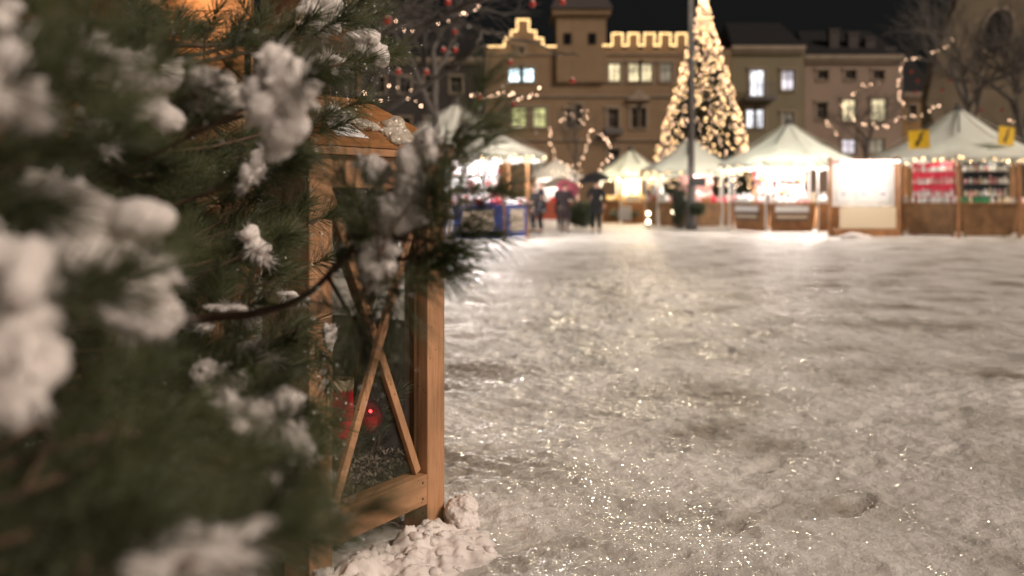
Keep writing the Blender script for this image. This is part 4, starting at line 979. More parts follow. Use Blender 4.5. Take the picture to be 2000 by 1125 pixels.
# ------------------------------------------------------------------ buildings
def building(name, label, D, px0, px1, ztop, wins, wallm, yoff=0, depth=9, mask=None, cornice=True, extra_x=(), extra_z=(), roof=None, roofm=None, z0=0):
    """street front with real openings: wall cells, reveals, panes set back"""
    x0, x1 = PX(px0, D), PX(px1, D); root = empty(name, ((x0 + x1) / 2, D, 0), 0, label, 'building'); ox = (x0 + x1) / 2
    W = []
    for wv in wins:
        a, b_, c_, d_, kind = wv; W.append((PX(a, D) - ox, PZ(d_, D), PX(c_, D) - ox, PZ(b_, D), kind))
    xs = sorted(set([x0 - ox, x1 - ox] + [q for wv in W for q in (wv[0], wv[2])] + [x - ox for x in extra_x]))
    zs = sorted(set([z0, ztop] + [q for wv in W for q in (wv[1], wv[3])] + list(extra_z)))
    mb = MB()
    for i in range(len(xs) - 1):
        for j in range(len(zs) - 1):
            cx_, cz = (xs[i] + xs[i + 1]) / 2, (zs[j] + zs[j + 1]) / 2
            if any(wv[0] < cx_ < wv[2] and wv[1] < cz < wv[3] for wv in W): continue
            if mask and not mask(cx_ + ox, cz): continue
            mb.add([(xs[i], 0, zs[j]), (xs[i + 1], 0, zs[j]), (xs[i + 1], 0, zs[j + 1]), (xs[i], 0, zs[j + 1])], [(0, 1, 2, 3)])
    for a, b_, c_, d_, kind in W:
        for p, q in (((a, b_), (c_, b_)), ((c_, b_), (c_, d_)), ((c_, d_), (a, d_)), ((a, d_), (a, b_))):
            mb.add([(p[0], 0, p[1]), (q[0], 0, q[1]), (q[0], .3, q[1]), (p[0], .3, p[1])], [(0, 1, 2, 3)])
    hb = min(ztop, zs[-1]) if not mask else min(ztop, z_body[0])
    mb.box((x0 - ox, .32, 0), (x1 - ox, depth, hb - .01))
    mb.add([(x0 - ox, 0, 0), (x0 - ox, .32, 0), (x0 - ox, .32, hb - .01), (x0 - ox, 0, hb - .01)], [(0, 1, 2, 3)]); mb.add([(x1 - ox, 0, 0), (x1 - ox, .32, 0), (x1 - ox, .32, hb - .01), (x1 - ox, 0, hb - .01)], [(3, 2, 1, 0)])
    mb.build('wall', wallm, root)
    for a, b_, c_, d_, kind in W:
        cols = dict(dark=('pane_dark',), cold=('pane_cold',), warm=('pane_warm',), yellow=('pane_yellow',), bright=('pane_bright',), dim=('pane_dim',), pink=('pane_pink',))[kind]
        f = MB(); wd = .07; f.box((a, .18, b_), (a + wd, .24, d_)); f.box((c_ - wd, .18, b_), (c_, .24, d_)); f.box((a + wd, .18, b_), (c_ - wd, .24, b_ + wd)); f.box((a + wd, .18, d_ - wd), (c_ - wd, .24, d_))
        m_ = (a + c_) / 2; f.box((m_ - .03, .182, b_ + wd), (m_ + .03, .238, d_ - wd)); zz = b_ + (d_ - b_) * .62; f.box((a + wd, .184, zz - .03), (m_ - .03, .236, zz + .03)); f.box((m_ + .03, .184, zz - .03), (c_ - wd, .236, zz + .03))
        fo = f.build('window', M['frame_w'], root)
        if kind not in ('dark',): fo['label'] = 'lit window'
        q = MB(); q.box((a, .26, b_), (c_, .28, d_)); q.build('pane', M[cols[0]], fo)
        q = MB(); q.box((a - .1, -.10, b_ - .12), (c_ + .1, -.002, b_ - .02)); q.build('sill', M['trim'], fo)
        q = MB(); q.box((a - .16, -.05, b_ - .015), (a - .02, -.002, d_ + .02)); q.box((c_ + .02, -.05, b_ - .015), (c_ + .16, -.002, d_ + .02)); q.box((a - .2, -.12, d_ + .022), (c_ + .2, -.002, d_ + .17)); q.build('surround', M['trim'], fo)
    if cornice:
        mb = MB(); mb.box((x0 - ox - .05, -.35, ztop + .003), (x1 - ox + .05, .35, ztop + .28)); mb.box((x0 - ox, -.2, ztop - .25), (x1 - ox, -.003, ztop)); mb.build('cornice', M['trim'], root)
    if roof:
        zr = ztop + .285 if cornice else ztop; hgt, inset = roof
        mb = MB(); a, c_ = x0 - ox, x1 - ox
        mb.add([(a, -.2, zr), (c_, -.2, zr), (c_, depth, zr), (a, depth, zr), (a + inset, depth * .5, zr + hgt), (c_ - inset, depth * .5, zr + hgt)], [(0, 1, 5, 4), (1, 2, 5), (2, 3, 4, 5), (3, 0, 4), (3, 2, 1, 0)])
        mb.build('roof', roofm, root)
    root['ox'] = ox
    return root, ox
for nm, c_, s_ in (('pane_cold', (.72, .93, 1), 3.0), ('pane_warm', (1, .84, .50), 1.15), ('pane_yellow', (.95, .92, .38), .8), ('pane_bright', (.93, .94, 1), 1.6), ('pane_dim', (.9, .78, .55), .30), ('pane_pink', (.98, .90, .97), .85)):
    m_ = mat(nm, (.2, .2, .2), .3, emit=c_, es=s_); M[nm] = m_
    b_ = m_.node_tree.nodes['Principled BSDF']; nz = N(m_, 'ShaderNodeTexNoise'); nz.inputs['Scale'].default_value = 1.4
    tc = N(m_, 'ShaderNodeTexCoord'); L(m_, tc.outputs['Object'], nz.inputs[0]); mr = N(m_, 'ShaderNodeMapRange'); mr.inputs[1].default_value = .35; mr.inputs[2].default_value = .65
    mr.inputs[3].default_value = s_ * .55; mr.inputs[4].default_value = s_ * 1.5; L(m_, nz.outputs[0], mr.inputs[0]); L(m_, mr.outputs[0], b_.inputs['Emission Strength'])
M['pane_dark'] = mat('pane_dark', (.012, .012, .014), .15)
M['frame_w'] = mat('window_frame', (.22, .19, .16), .5)
M['trim'] = varied('stone_trim', (.24, .19, .14), (.32, .26, .19), 1.5, .8, bump=.2)
M['tan'] = varied('tan_plaster', (.20, .134, .078), (.25, .17, .10), .5, .85, bump=.3)
M['olive'] = varied('olive_plaster', (.17, .145, .09), (.21, .18, .115), .5, .85)
M['rose'] = varied('rosy_plaster', (.24, .175, .135), (.29, .215, .165), .5, .85)
M['church'] = varied('old_rough_stone', (.105, .08, .052), (.18, .145, .095), .35, .9, bump=.6, bdist=.2)
M['slate'] = varied('dark_roof_tiles', (.007, .007, .007), (.014, .013, .013), 3, .7, stretch=(1, 1, 6), bump=.4)
M['slate2'] = varied('brown_roof_tiles', (.04, .032, .03), (.06, .048, .044), 3, .7, stretch=(1, 1, 6), bump=.4)

DA = 68.0
def bz(py): return PZ(py, DA)
z_body = [bz(96)]
gx_steps = [(955, 985, 92), (985, 998, 76), (998, 1010, 62), (1010, 1033, 40), (1033, 1046, 62), (1046, 1060, 76), (1060, 1085, 92)]
mer = [(1195 + k * 31, 1215 + k * 31) for k in range(5)]
def mk_mask(x, z):
    px = x / DA * F + CX
    if z < bz(96): return True
    for a, b_, y in gx_steps:
        if a <= px <= b_ and z < bz(y): return True
    for a, b_ in mer:
        if a <= px <= b_ and z < bz(66): return True
    return False
wA = [(993, 133, 1016, 160, 'cold'), (1021, 133, 1043, 160, 'cold'), (1120, 122, 1143, 160, 'warm'), (1189, 123, 1212, 159, 'warm'), (1228, 123, 1249, 159, 'warm'), (1253, 123, 1274, 159, 'warm'), (1290, 123, 1312, 159, 'dim'),
      (998, 210, 1028, 249, 'yellow'), (1041, 210, 1067, 249, 'yellow'), (1188, 212, 1208, 250, 'dark'), (1233, 210, 1246, 250, 'dark'), (1250, 210, 1262, 250, 'dark'), (1105, 212, 1118, 250, 'dark'), (1122, 204, 1136, 245, 'dark'),
      (1013, 92, 1023, 106, 'dark'), (1350, 123, 1372, 159, 'dark'), (1340, 212, 1362, 250, 'dark'),
      (1188, 290, 1210, 330, 'dark'), (1040, 300, 1062, 345, 'dim'), (1290, 290, 1312, 330, 'dark')]
bA, ox = building('town_hall', 'tan town hall with a stepped gable and battlements outlined in lights', DA, 948, 1428, bz(40), wA, M['tan'], mask=mk_mask, cornice=False,
                  extra_x=[PX(q, DA) for st_ in gx_steps for q in st_[:2]] + [PX(q, DA) for st_ in mer for q in st_], extra_z=[bz(96), bz(66)] + [bz(st_[2]) for st_ in gx_steps])
# back shell so the gable and merlons have thickness
mb = MB()
for a, b_, y in gx_steps: mb.box((PX(a, DA) - ox, .005, bz(96) + .001), (PX(b_, DA) - ox, .45, bz(y) - .004))
mb.build('gable_core', M['tan'], bA)
for a, b_ in mer: mb = MB(); mb.box((PX(a, DA) - ox, .005, bz(96) + .001), (PX(b_, DA) - ox, .45, bz(66) - .004)); mb.build('merlon', M['tan'], bA)
mb = MB(); a, c_ = PX(1080, DA) - ox, PX(1190, DA) - ox
tw = MB(); zt0, zt1 = bz(98), bz(30)
tw.box((a + .25, -.3, zt0 - 2.2), (c_ - .25, 4, zt1)); tw.box((a - .05, -.6, zt1 + .003), (c_ + .05, 4.3, zt1 + .35)); two = tw.build('tower', M['tan'], bA)
for q in (1108, 1156):
    f = MB(); x = PX(q, DA) - ox; f.box((x - .27, -.34, bz(88)), (x + .27, -.303, bz(66))); f.build('tower_window', M['pane_dark'], two)
mb = MB(); mb.add([(a - .2, -.75, zt1 + .36), (c_ + .2, -.75, zt1 + .36), (c_ + .2, 4.5, zt1 + .36), (a - .2, 4.5, zt1 + .36), (a + 1.2, 1.2, zt1 + 3.4), (c_ - 1.2, 1.2, zt1 + 3.4), (c_ - 1.2, 2.8, zt1 + 3.4), (a + 1.2, 2.8, zt1 + 3.4)],
                [(3, 2, 1, 0), (0, 1, 5, 4), (1, 2, 6, 5), (2, 3, 7, 6), (3, 0, 4, 7), (4, 5, 6, 7)]); mb.build('tower_roof', M['slate2'], bA)
for x0_, x1_, y_ in ((1222, 1272, 176), (1180, 1216, 262)):   # pediment over a window, balcony
    mb = MB(); a, c_ = PX(x0_, DA) - ox, PX(x1_, DA) - ox
    if y_ == 176: mb.add([(a, -.3, bz(196)), (c_, -.3, bz(196)), ((a + c_) / 2, -.3, bz(174)), (a, -.004, bz(196)), (c_, -.004, bz(196)), ((a + c_) / 2, -.004, bz(174))], [(0, 1, 2), (5, 4, 3), (0, 3, 4, 1), (1, 4, 5, 2), (2, 5, 3, 0)]); mb.build('pediment', M['trim'], bA)
    else: mb.box((a, -.7, bz(262)), (c_, -.004, bz(252))); mb.build('balcony', M['metal'], bA)
OXA = bA['ox']; del bA['ox']
mb = MB()
for zz_, dd_ in ((bz(104), .10), (bz(186), .14), (bz(188.5), .07), (bz(272), .14)): mb.box((PX(950, DA) - OXA, -dd_, zz_ - .10), (PX(1426, DA) - OXA, -.003, zz_))
mb.build('string_course', M['trim'], bA)
# outline lights
def dl(px, py, dy=-.35): q = P(px, py, DA); q.y += dy; return q
pts = [dl(955, 92), dl(985, 92), dl(985, 76), dl(998, 76), dl(998, 62), dl(1010, 62), dl(1010, 40), dl(1033, 40), dl(1033, 62), dl(1046, 62), dl(1046, 76), dl(1060, 76), dl(1060, 92), dl(1085, 92)]
string_lights(pts, .17, 'line of lights tracing the stepped gable of the town hall', None, BULB3, .0, scale=1.5, vary=False)
pts = [dl(1178, 90)]
for a, b_ in mer: pts += [dl(a, 90), dl(a, 67), dl(b_, 67), dl(b_, 90)]
string_lights(pts[:13], .17, 'line of lights tracing the left battlements of the town hall', None, BULB3, .0, scale=1.5, vary=False)
string_lights(pts[12:], .17, 'line of lights tracing the right battlements beside the Christmas tree', None, BULB3, .0, scale=1.5, vary=False)

bB, ox = building('olive_house', 'olive plastered house with tall lit windows right of the Christmas tree', 70, 1429, 1570, PZ(98, 70),
                  [(1465, 136, 1494, 188, 'bright'), (1527, 137, 1552, 176, 'pink'), (1459, 213, 1474, 250, 'bright'), (1478, 213, 1493, 250, 'bright'), (1527, 220, 1550, 255, 'dim'), (1460, 285, 1490, 325, 'dark'), (1527, 285, 1550, 325, 'dark')], M['olive'], roof=(2.4, .5), roofm=M['slate'])
mb = MB(); a, c_ = PX(1452, 70) - ox, PX(1512, 70) - ox; mb.box((a, -.7, PZ(196, 70)), (c_, -.004, PZ(190, 70)))
for k in range(14): x = a + (c_ - a) * (k + .5) / 14; mb.box((x - .015, -.68, PZ(190, 70) + .001), (x + .015, -.65, PZ(166, 70)))
mb.box((a, -.70, PZ(166, 70) + .001), (c_, -.63, PZ(164, 70))); mb.build('balcony', M['metal'], bB)
del bB['ox']
bC, ox = building('rosy_house', 'rosy beige house with small dark windows in the top row', 72, 1571, 1762, PZ(116, 72),
                  [(1597, 137, 1618, 155, 'dark'), (1651, 137, 1672, 155, 'dark'), (1706, 137, 1727, 155, 'dark'), (1596, 200, 1616, 232, 'dark'), (1647, 194, 1672, 236, 'warm'), (1702, 193, 1732, 236, 'warm'),
                   (1645, 272, 1672, 300, 'pink'), (1700, 272, 1727, 300, 'dim'), (1596, 280, 1616, 310, 'dark')], M['rose'], roof=(2.5, .8), roofm=M['slate'])
for q, y in ((1640, 55), (1678, 62), (1712, 72)):
    x = PX(q, 72) - ox; mb = MB(); mb.box((x - .35, 1.2, PZ(105, 72)), (x + .35, 1.9, PZ(y, 72))); mb.box((x - .42, 1.13, PZ(y, 72) + .002), (x + .42, 1.97, PZ(y, 72) + .15)); mb.build('chimney', M['slate2'], bC)
mb = MB(); mb.box((PX(1735, 72) - ox, .9, PZ(112, 72)), (PX(1760, 72) - ox, 2.5, PZ(88, 72))); mb.build('dormer', M['slate2'], bC)
del bC['ox']
bD, ox = building('side_house', 'low dark house glimpsed between the rosy house and the church', 80, 1763, 1830, PZ(188, 80), [(1775, 205, 1790, 235, 'dark')], varied('ochre_plaster', (.22, .13, .05), (.28, .17, .07), .5, .85), roof=(3.5, .3), roofm=M['slate'])
del bD['ox']
bF, ox = building('dark_house', 'unlit dark house behind the large bare tree', 82, 640, 944, PZ(120, 82), [(a, b_, a + 22, b_ + 32, 'dark') for a in (680, 730, 780, 830, 880) for b_ in (150, 230)], varied('dark_unlit_plaster', (.035, .03, .027), (.05, .043, .038), .5, .85), roof=(3.5, .3), roofm=M['slate'])  # lack of light on this front is put into a near-black plaster colour
del bF['ox']
# church gable wall
DE = 52.0; che = empty('church', (PX(1960, DE), DE, 0), 0, 'dark rough stone church gable with a large round window, at the right edge', 'church'); ox = PX(1960, DE)
out = [(1812, 460), (1812, 190), (1832, 100), (1872, 0), (1960, -190), (2150, 180), (2160, 460)]
oc = [(PX(a, DE) - ox, PZ(b_, DE) if b_ < 460 else 0) for a, b_ in out]
hole = []
for k in range(24):
    an = 2 * math.pi * k / 24; hole.append((PX(1947, DE) - ox + .78 * math.cos(an) + .25 * math.sin(an), PZ(62, DE) + 1.15 * math.sin(an)))
bm = bmesh.new()
vo_ = [bm.verts.new((x, 0, z)) for x, z in oc]; vh = [bm.verts.new((x, 0, z)) for x, z in hole]
ed = [bm.edges.new((vo_[k], vo_[(k + 1) % len(vo_)])) for k in range(len(vo_))] + [bm.edges.new((vh[k], vh[(k + 1) % 24])) for k in range(24)]
bmesh.ops.triangle_fill(bm, edges=ed, use_beauty=True)
r_ = bmesh.ops.extrude_face_region(bm, geom=bm.faces[:]); bmesh.ops.translate(bm, verts=[v for v in r_['geom'] if isinstance(v, bmesh.types.BMVert)], vec=(0, .9, 0))
bmesh.ops.recalc_face_normals(bm, faces=bm.faces[:]); me = bpy.data.meshes.new('wall'); bm.to_mesh(me); bm.free(); obj('wall', me, M['church'], che)
mb = MB(); mb.add([(x, .6, z) for x, z in hole], [tuple(range(24))]); mb.build('round_window', M['pane_dark'], che)
mb = MB(); vs = [((x - (PX(1947, DE) - ox)) * f_ + PX(1947, DE) - ox, y_, (z - PZ(62, DE)) * f_ + PZ(62, DE)) for f_, y_ in ((1.02, -.10), (1.16, -.10), (1.16, -.003), (1.02, -.003)) for x, z in hole]
mb.add(vs, [(i * 24 + k, i * 24 + (k + 1) % 24, ((i + 1) % 4) * 24 + (k + 1) % 24, ((i + 1) % 4) * 24 + k) for i in range(4) for k in range(24)]); mb.build('window_surround', M['trim'], che)
mb = MB(); mb.add([(x * .6 + 1.5, .91, z * .97) for x, z in oc] + [(x * .6 + 1.5, 3.5, z * .97) for x, z in oc], [(k, k + 7, (k + 1) % 7 + 7, (k + 1) % 7) for k in range(1, 6)]); mb.build('nave', M['slate'], che)
for q in (1822, 1890):
    mb = MB(); x = PX(q, DE) - ox; mb.box((x - .35, -.8, 0), (x + .35, -.003, PZ(235, DE))); mb.add([(x - .35, -.8, PZ(235, DE) + .001), (x + .35, -.8, PZ(235, DE) + .001), (x + .35, -.003, PZ(200, DE)), (x - .35, -.003, PZ(200, DE))], [(0, 1, 2, 3)]); mb.build('buttress', M['church'], che)

# ------------------------------------------------------------------ bare trees
def bare_tree(base, height, r, seed, label, levels=5, spread=.55, first=.25, group='bare trees round the square', nb=3, lean=(0, 0), m='bare'):
    R = random.Random(seed); root = empty('bare_tree', base, 0, label, 'tree', group); br = MB(); segs = []
    def grow(p, d, ln, rr, lv):
        pts = [p]; q = p
        for k in range(4):
            d = (d + Vector((R.gauss(0, .10), R.gauss(0, .10), R.gauss(.03, .06)))).normalized(); q = q + d * ln / 4; pts.append(q)
        br.tube(pts, [rr * (1 - .1 * k) for k in range(5)], 6 if lv < 2 else 4, cap=False); segs.append((pts, lv))
        if lv >= levels: return
        for k in range(nb + (lv == 0)):
            u = R.uniform(.45, 1) if k else 1; b_ = pts[min(4, int(u * 4))]
            a = R.random() * 6.283; X = d.orthogonal().normalized(); Y = d.cross(X)
            nd = (d + (X * math.cos(a) + Y * math.sin(a)) * spread * R.uniform(.7, 1.5)).normalized()
            grow(b_, nd, ln * R.uniform(.62, .82), rr * .58, lv + 1)
    t0 = Vector((0, 0, -.1)); t1 = Vector((lean[0] * .3, lean[1] * .3, height * first))
    tr = MB(); tr.tube([t0, t0.lerp(t1, .4) + Vector((.03, 0, 0)), t1], [r * 1.3, r * 1.05, r], 10); tr.build('trunk', M[m], root, True)
    grow(t1, Vector((lean[0], lean[1], 1)).normalized(), height * .27, r * .8, 0)
    br.build('branches', M[m], root, True)
    return root, [([q + Vector(base) for q in pts], lv) for pts, lv in segs]
t1, seg1 = bare_tree((PX(690, 19), 19, 0), 9.5, .17, 5, 'large bare tree hung with red baubles behind the pine', 6, .62, .22, lean=(.22, -.05))
t2, seg2 = bare_tree((PX(845, 26), 26, 0), 9, .16, 11, 'second bare tree behind the blue stall', 5, .6, .3, lean=(.15, 0))
t3, seg3 = bare_tree((PX(1122, 46), 46, 0), 5.6, .10, 21, 'small bare tree wound with lights before the town hall', 4, .75, .3)
t4, seg4 = bare_tree((PX(1700, 47), 47, 0), 7.2, .13, 25, 'bare tree wound with lights before the rosy house', 5, .7, .3)
t5, seg5 = bare_tree((PX(1905, 43), 43, 0), 11, .22, 33, 'tall bare tree in front of the church', 6, .5, .25, lean=(-.05, 0))
t6, seg6 = bare_tree((PX(2010, 40), 40, 0), 10, .2, 37, 'bare tree at the far right in front of the church', 6, .55, .25, lean=(-.12, 0))
# lights following photo-like garlands in the small trees
def poly(D, pts, step=.22, label='', me=BULB2, **k):
    step *= 1.3
    out = []; dd = 0
    for i, (a, b_) in enumerate(pts): out.append(P(a, b_, D + .35 * math.sin(i * 1.7)))
    return string_lights(out, step, label, 'light strings in the bare trees', me, .09, **dict(dict(scale=.6), **k))
poly(45, [(1075, 248), (1076, 290), (1085, 310), (1110, 322), (1135, 335), (1150, 352)], .19, 'string of lights hanging down the left of the small tree before the town hall')
poly(45, [(1092, 233), (1110, 222), (1128, 232), (1142, 240), (1148, 222), (1135, 213)], .17, 'thick tuft of lights at the top of the small tree before the town hall')
poly(44.6, [(1160, 252), (1178, 266), (1192, 278), (1194, 304), (1182, 320), (1168, 340), (1150, 345)], .17, 'string of lights arching down the right of the small tree before the town hall')
poly(45.4, [(1152, 258), (1148, 280), (1140, 300), (1128, 318), (1105, 330)], .20, 'string of lights down the middle of the small tree before the town hall')
poly(44.2, [(1082, 336), (1096, 340), (1108, 346), (1122, 354), (1132, 364)], .19, 'short low string of lights above the brown umbrella')
poly(26, [(915, 180), (935, 188), (955, 184), (975, 180), (1000, 184), (1025, 190), (1045, 182), (1055, 165)], .11, 'dense sagging string of lights above the blue stall', scale=.5)
poly(20, [(768, 48), (785, 56), (800, 60), (842, 56), (860, 50), (897, 34), (912, 26), (928, 18), (936, 8), (945, -6)], .20, 'sparse string of lights in the large bare tree with baubles', scale=.38)
poly(20, [(715, 180), (722, 190), (726, 203), (735, 195), (775, 165), (796, 184), (814, 196), (832, 200)], .18, 'short string of lights right above the lantern roof', scale=.38)
poly(46, [(1612, 236), (1622, 252), (1638, 262)], .2, 'short falling string of lights left of the rosy house windows')
poly(46, [(1640, 205), (1655, 222), (1668, 236), (1690, 244), (1712, 248), (1735, 246), (1752, 236), (1770, 228), (1795, 228), (1815, 220), (1838, 204)], .26, 'long sagging string of lights across the rosy house')
poly(46, [(1716, 162), (1700, 166), (1680, 168), (1670, 182), (1662, 196), (1640, 204)], .30, 'sparse string of lights at the top of the tree before the rosy house')
poly(46, [(1768, 118), (1763, 132), (1759, 148), (1752, 168), (1755, 190), (1762, 202), (1768, 212)], .22, 'string of lights falling beside the rosy house corner')
poly(46, [(1784, 118), (1792, 117), (1812, 110), (1822, 106), (1838, 99), (1850, 92), (1866, 84), (1862, 76), (1852, 72), (1843, 60)], .22, 'string of lights rising in front of the church')
poly(45, [(1976, 238), (1983, 232), (1986, 240)], .12, 'small tuft of lights above the canopy at the right edge')
# red baubles hanging in the trees
BAUB = [(1040, 8, 16), (1098, 4, 16), (875, 5, 17), (757, 40, 12), (888, 62, 19), (889, 98, 18), (866, 97, 20), (995, 122, 17), (1118, 158, 17), (935, 190, 15), (1002, 203, 17), (778, 140, 17), (833, 141, 19)]
BAUB2 = [(1780, 140, 41), (1792, 158, 41), (1855, 158, 41), (1895, 160, 41), (1788, 180, 41), (1985, 155, 40), (1958, 215, 40), (1916, 215, 40), (1840, 176, 41)]
for i, (px, py, D) in enumerate(BAUB + BAUB2):
    c_ = P(px, py, D); rr = (.058 if i < 3 else .045 + .016 * rnd.random()) if i < len(BAUB) else .07
    inA = i < len(BAUB)
    root = empty('hanging_bauble', c_, 0, 'red outdoor bauble with a snow cap hanging in the bare tree behind the pine' if inA else 'small red bauble hanging in the bare trees before the church', 'bauble', 'red baubles in the left trees' if inA else 'red baubles before the church')
    mb = MB(); mb.ball((0, 0, 0), rr, 3); mb.build('ball', M['bauble'], root, True)
    mb = MB(); mb.lathe([(rr * .2, rr * .95), (rr * .2, rr * 1.15), (rr * .1, rr * 1.2)], 8); mb.build('cap', M['gold'], root)
    mb = MB(); mb.tube([(0, 0, rr * 1.2), (0, 0, rr + .9 + .5 * rnd.random())], .002, 4); mb.build('cord', M['wire'], root)
    if inA: mb = MB(); mb.ball((0, 0, rr * .75), (rr * .7, rr * .7, rr * .4), 2); mb.build('snow_cap', M['clump'], root, True)
# boughs from which the baubles hang
mb = MB()
def limb(pts, r0, r1): 
    q = [P(*p) for p in pts]; out = []
    for a, b_ in zip(q, q[1:]):
        for k in range(5): out.append(a.lerp(b_, k / 5) + Vector((rnd.gauss(0, .03), rnd.gauss(0, .05), rnd.gauss(0, .03))))
    out.append(q[-1]); n_ = len(out); mb.tube([v - Vector(t1.location) for v in out], [r0 + (r1 - r0) * k / n_ for k in range(n_)], 6)
limb([(690, 260, 19), (745, 130, 18.5), (840, 40, 18), (960, -10, 17), (1110, -30, 16)], .09, .03)
limb([(830, 60, 18), (900, 40, 17.5), (960, 60, 17), (1000, 95, 17)], .04, .012)
limb([(880, 130, 18.5), (930, 90, 18), (945, 60, 18), (1040, 85, 18), (1090, 105, 18), (1130, 110, 17)], .04, .012)
limb([(690, 240, 19), (712, 100, 19), (760, 10, 18), (740, -30, 17)], .07, .03)
limb([(690, 260, 19), (870, 140, 18.5), (950, 90, 18)], .06, .03)
mb.build('boughs', M['bare'], t1, True)

# ------------------------------------------------------------------ people
SK = mat('skin', (.62, .36, .26), .5)
def skin_obj(name, verts, edges, radii, m, parent, sub=1):
    me = bpy.data.meshes.new(name); me.from_pydata([tuple(v) for v in verts], edges, [])
    o = obj(name, me, m, parent); md = o.modifiers.new('s', 'SKIN'); md.use_smooth_shade = True
    for i, r_ in enumerate(radii):
        sv = me.skin_vertices[0].data[i]; sv.radius = (r_, r_) if not hasattr(r_, '__len__') else r_; sv.use_root = (i == 0)
    sb = o.modifiers.new('u', 'SUBSURF'); sb.levels = sub; sb.render_levels = sub
    return o
def person(loc, rz, s_, label, coatc, trousc, hairc, coat_len=.55, armR=None, armL=None, stride=0.0, hat=False, bald=False):
    """armR/armL: (elbow, wrist) in body space, facing -y"""
    root = empty('person', loc, rz, label, 'person'); root.scale = (s_,) * 3
    armR = armR or (Vector((-.25, .02, 1.14)), Vector((-.24, -.10, .92))); armL = armL or (Vector((.25, .02, 1.14)), Vector((.24, -.10, .92)))
    V_ = []; E = []; R_ = []
    def v(p, r_, par=None):
        V_.append(Vector(p)); R_.append(r_)
        if par is not None: E.append((par, len(V_) - 1))
        return len(V_) - 1
    pel = v((0, 0, .95), (.16, .12)); sp = v((0, 0, 1.14), (.14, .11), pel); ch = v((0, .01, 1.33), (.17, .12), sp); nb_ = v((0, .01, 1.47), .065, ch); nk = v((0, 0, 1.53), .055, nb_)
    jaw = v((0, -.02, 1.60), (.065, .075), nk); hd = v((0, -.005, 1.67), (.078, .095), jaw); tp = v((0, .0, 1.74), (.05, .06), hd); v((0, -.115, 1.655), .014, hd)
    v((-.085, 0, 1.66), .016, hd); v((.085, 0, 1.66), .016, hd)
    arms = {}
    for sx, (el, wr) in ((-1, armR), (1, armL)):
        sh = v((sx * .175, .01, 1.42), .06, ch); e_ = v(el, .046, sh); w_ = v(wr, .028, e_); d = (Vector(wr) - Vector(el)).normalized(); pm = v(Vector(wr) + d * .06, (.036, .02), w_)
        X = d.orthogonal().normalized(); 
        for k in range(4):
            o_ = X * (k - 1.5) * .019; f1 = v(Vector(wr) + d * .10 + o_, .010, pm); v(Vector(wr) + d * (.145 + .012 * (k in (1, 2))) + o_ * 1.15 + d.cross(X) * .018, .008, f1)
        f1 = v(Vector(wr) + d * .05 + X * .045, .011, pm); v(Vector(wr) + d * .085 + X * .06, .009, f1)
    legs = []
    for sx in (-1, 1):
        st_ = stride * sx
        hp = v((sx * .09, 0, .88), .095, pel); kn = v((sx * .10, -.03 + st_ * .5, .49), .06, hp); an = v((sx * .105, .02 + st_, .09), .042, kn); ft = v((sx * .115, -.10 + st_, .045), (.045, .035), an); legs.append((V_[hp], V_[kn], V_[an], V_[ft]))
    skin_obj('body', V_, E, R_, SK, root, 1)
    # trousers, shoes
    tv = [Vector((0, 0, .95))]; te = []; tr_ = [(.17, .13)]
    for hp, kn, an, ft in legs:
        k = len(tv); tv += [hp, kn, an + Vector((0, 0, .03))]; te += [(0, k), (k, k + 1), (k + 1, k + 2)]; tr_ += [.105, .075, .06]
    skin_obj('trousers', tv, te, tr_, mat('trousers', tuple(q * .5 for q in trousc), .9, spec=.1), root)
    for hp, kn, an, ft in legs:
        mb = MB(); mb.ball(an.lerp(ft, .55) + Vector((0, 0, -.005)), (.052, .135, .05), 3); mb.build('shoe', mat('shoe', (.02, .018, .016), .5), root, True)
    # coat with sleeves and skirt
    cv = [Vector((0, 0, 1.0)), Vector((0, 0, 1.15)), Vector((0, .01, 1.34)), Vector((0, .01, 1.47))]; ce = [(0, 1), (1, 2), (2, 3)]; cr_ = [(.19, .15), (.18, .145), (.205, .15), (.085, .085)]
    for sx, (el, wr) in ((-1, armR), (1, armL)):
        k = len(cv); cv += [Vector((sx * .185, .01, 1.42)), Vector(el), Vector(el).lerp(Vector(wr), .93)]; ce += [(2, k), (k, k + 1), (k + 1, k + 2)]; cr_ += [.085, .068, .052]
    coatc = tuple(q * .4 for q in coatc)
    cm_ = varied('coat', coatc, tuple(q * 1.2 for q in coatc), 6, .85, bump=.2)
    skin_obj('coat', cv, ce, cr_, cm_, root)
    mb = MB(); vs = []; rows = 7; n_ = 24
    for j in range(rows):
        u = j / (rows - 1); z = 1.12 - u * coat_len
        for k in range(n_):
            a = 2 * math.pi * k / n_; rr = .185 + .055 * u + .012 * u * math.sin(a * 5); vs.append((rr * math.cos(a), rr * .80 * math.sin(a), z))
    mb.add(vs, [(j * n_ + k, (j + 1) * n_ + k, (j + 1) * n_ + (k + 1) % n_, j * n_ + (k + 1) % n_) for j in range(rows - 1) for k in range(n_)]); mb.build('coat_skirt', cm_, root, True)
    mb = MB()
    if hat: mb.lathe([(.098, 1.665), (.102, 1.70), (.09, 1.76), (.05, 1.805), (.0, 1.815)], 18); mb.build('hat', mat('hat', hairc, .9), root, True)
    elif not bald:
        mb.ball((0, .02, 1.69), (.088, .10, .085), 3); mb.build('hair', mat('hair', hairc, .8), root, True)
    else:
        mb.ball((0, .045, 1.655), (.086, .075, .06), 3); mb.build('hair', mat('hair', hairc, .8), root, True)
    mb = MB()
    for sx in (-1, 1): mb.ball((sx * .03, -.088, 1.672), (.011, .006, .006), 2)
    mb.build('eyes', M['ink'], root)
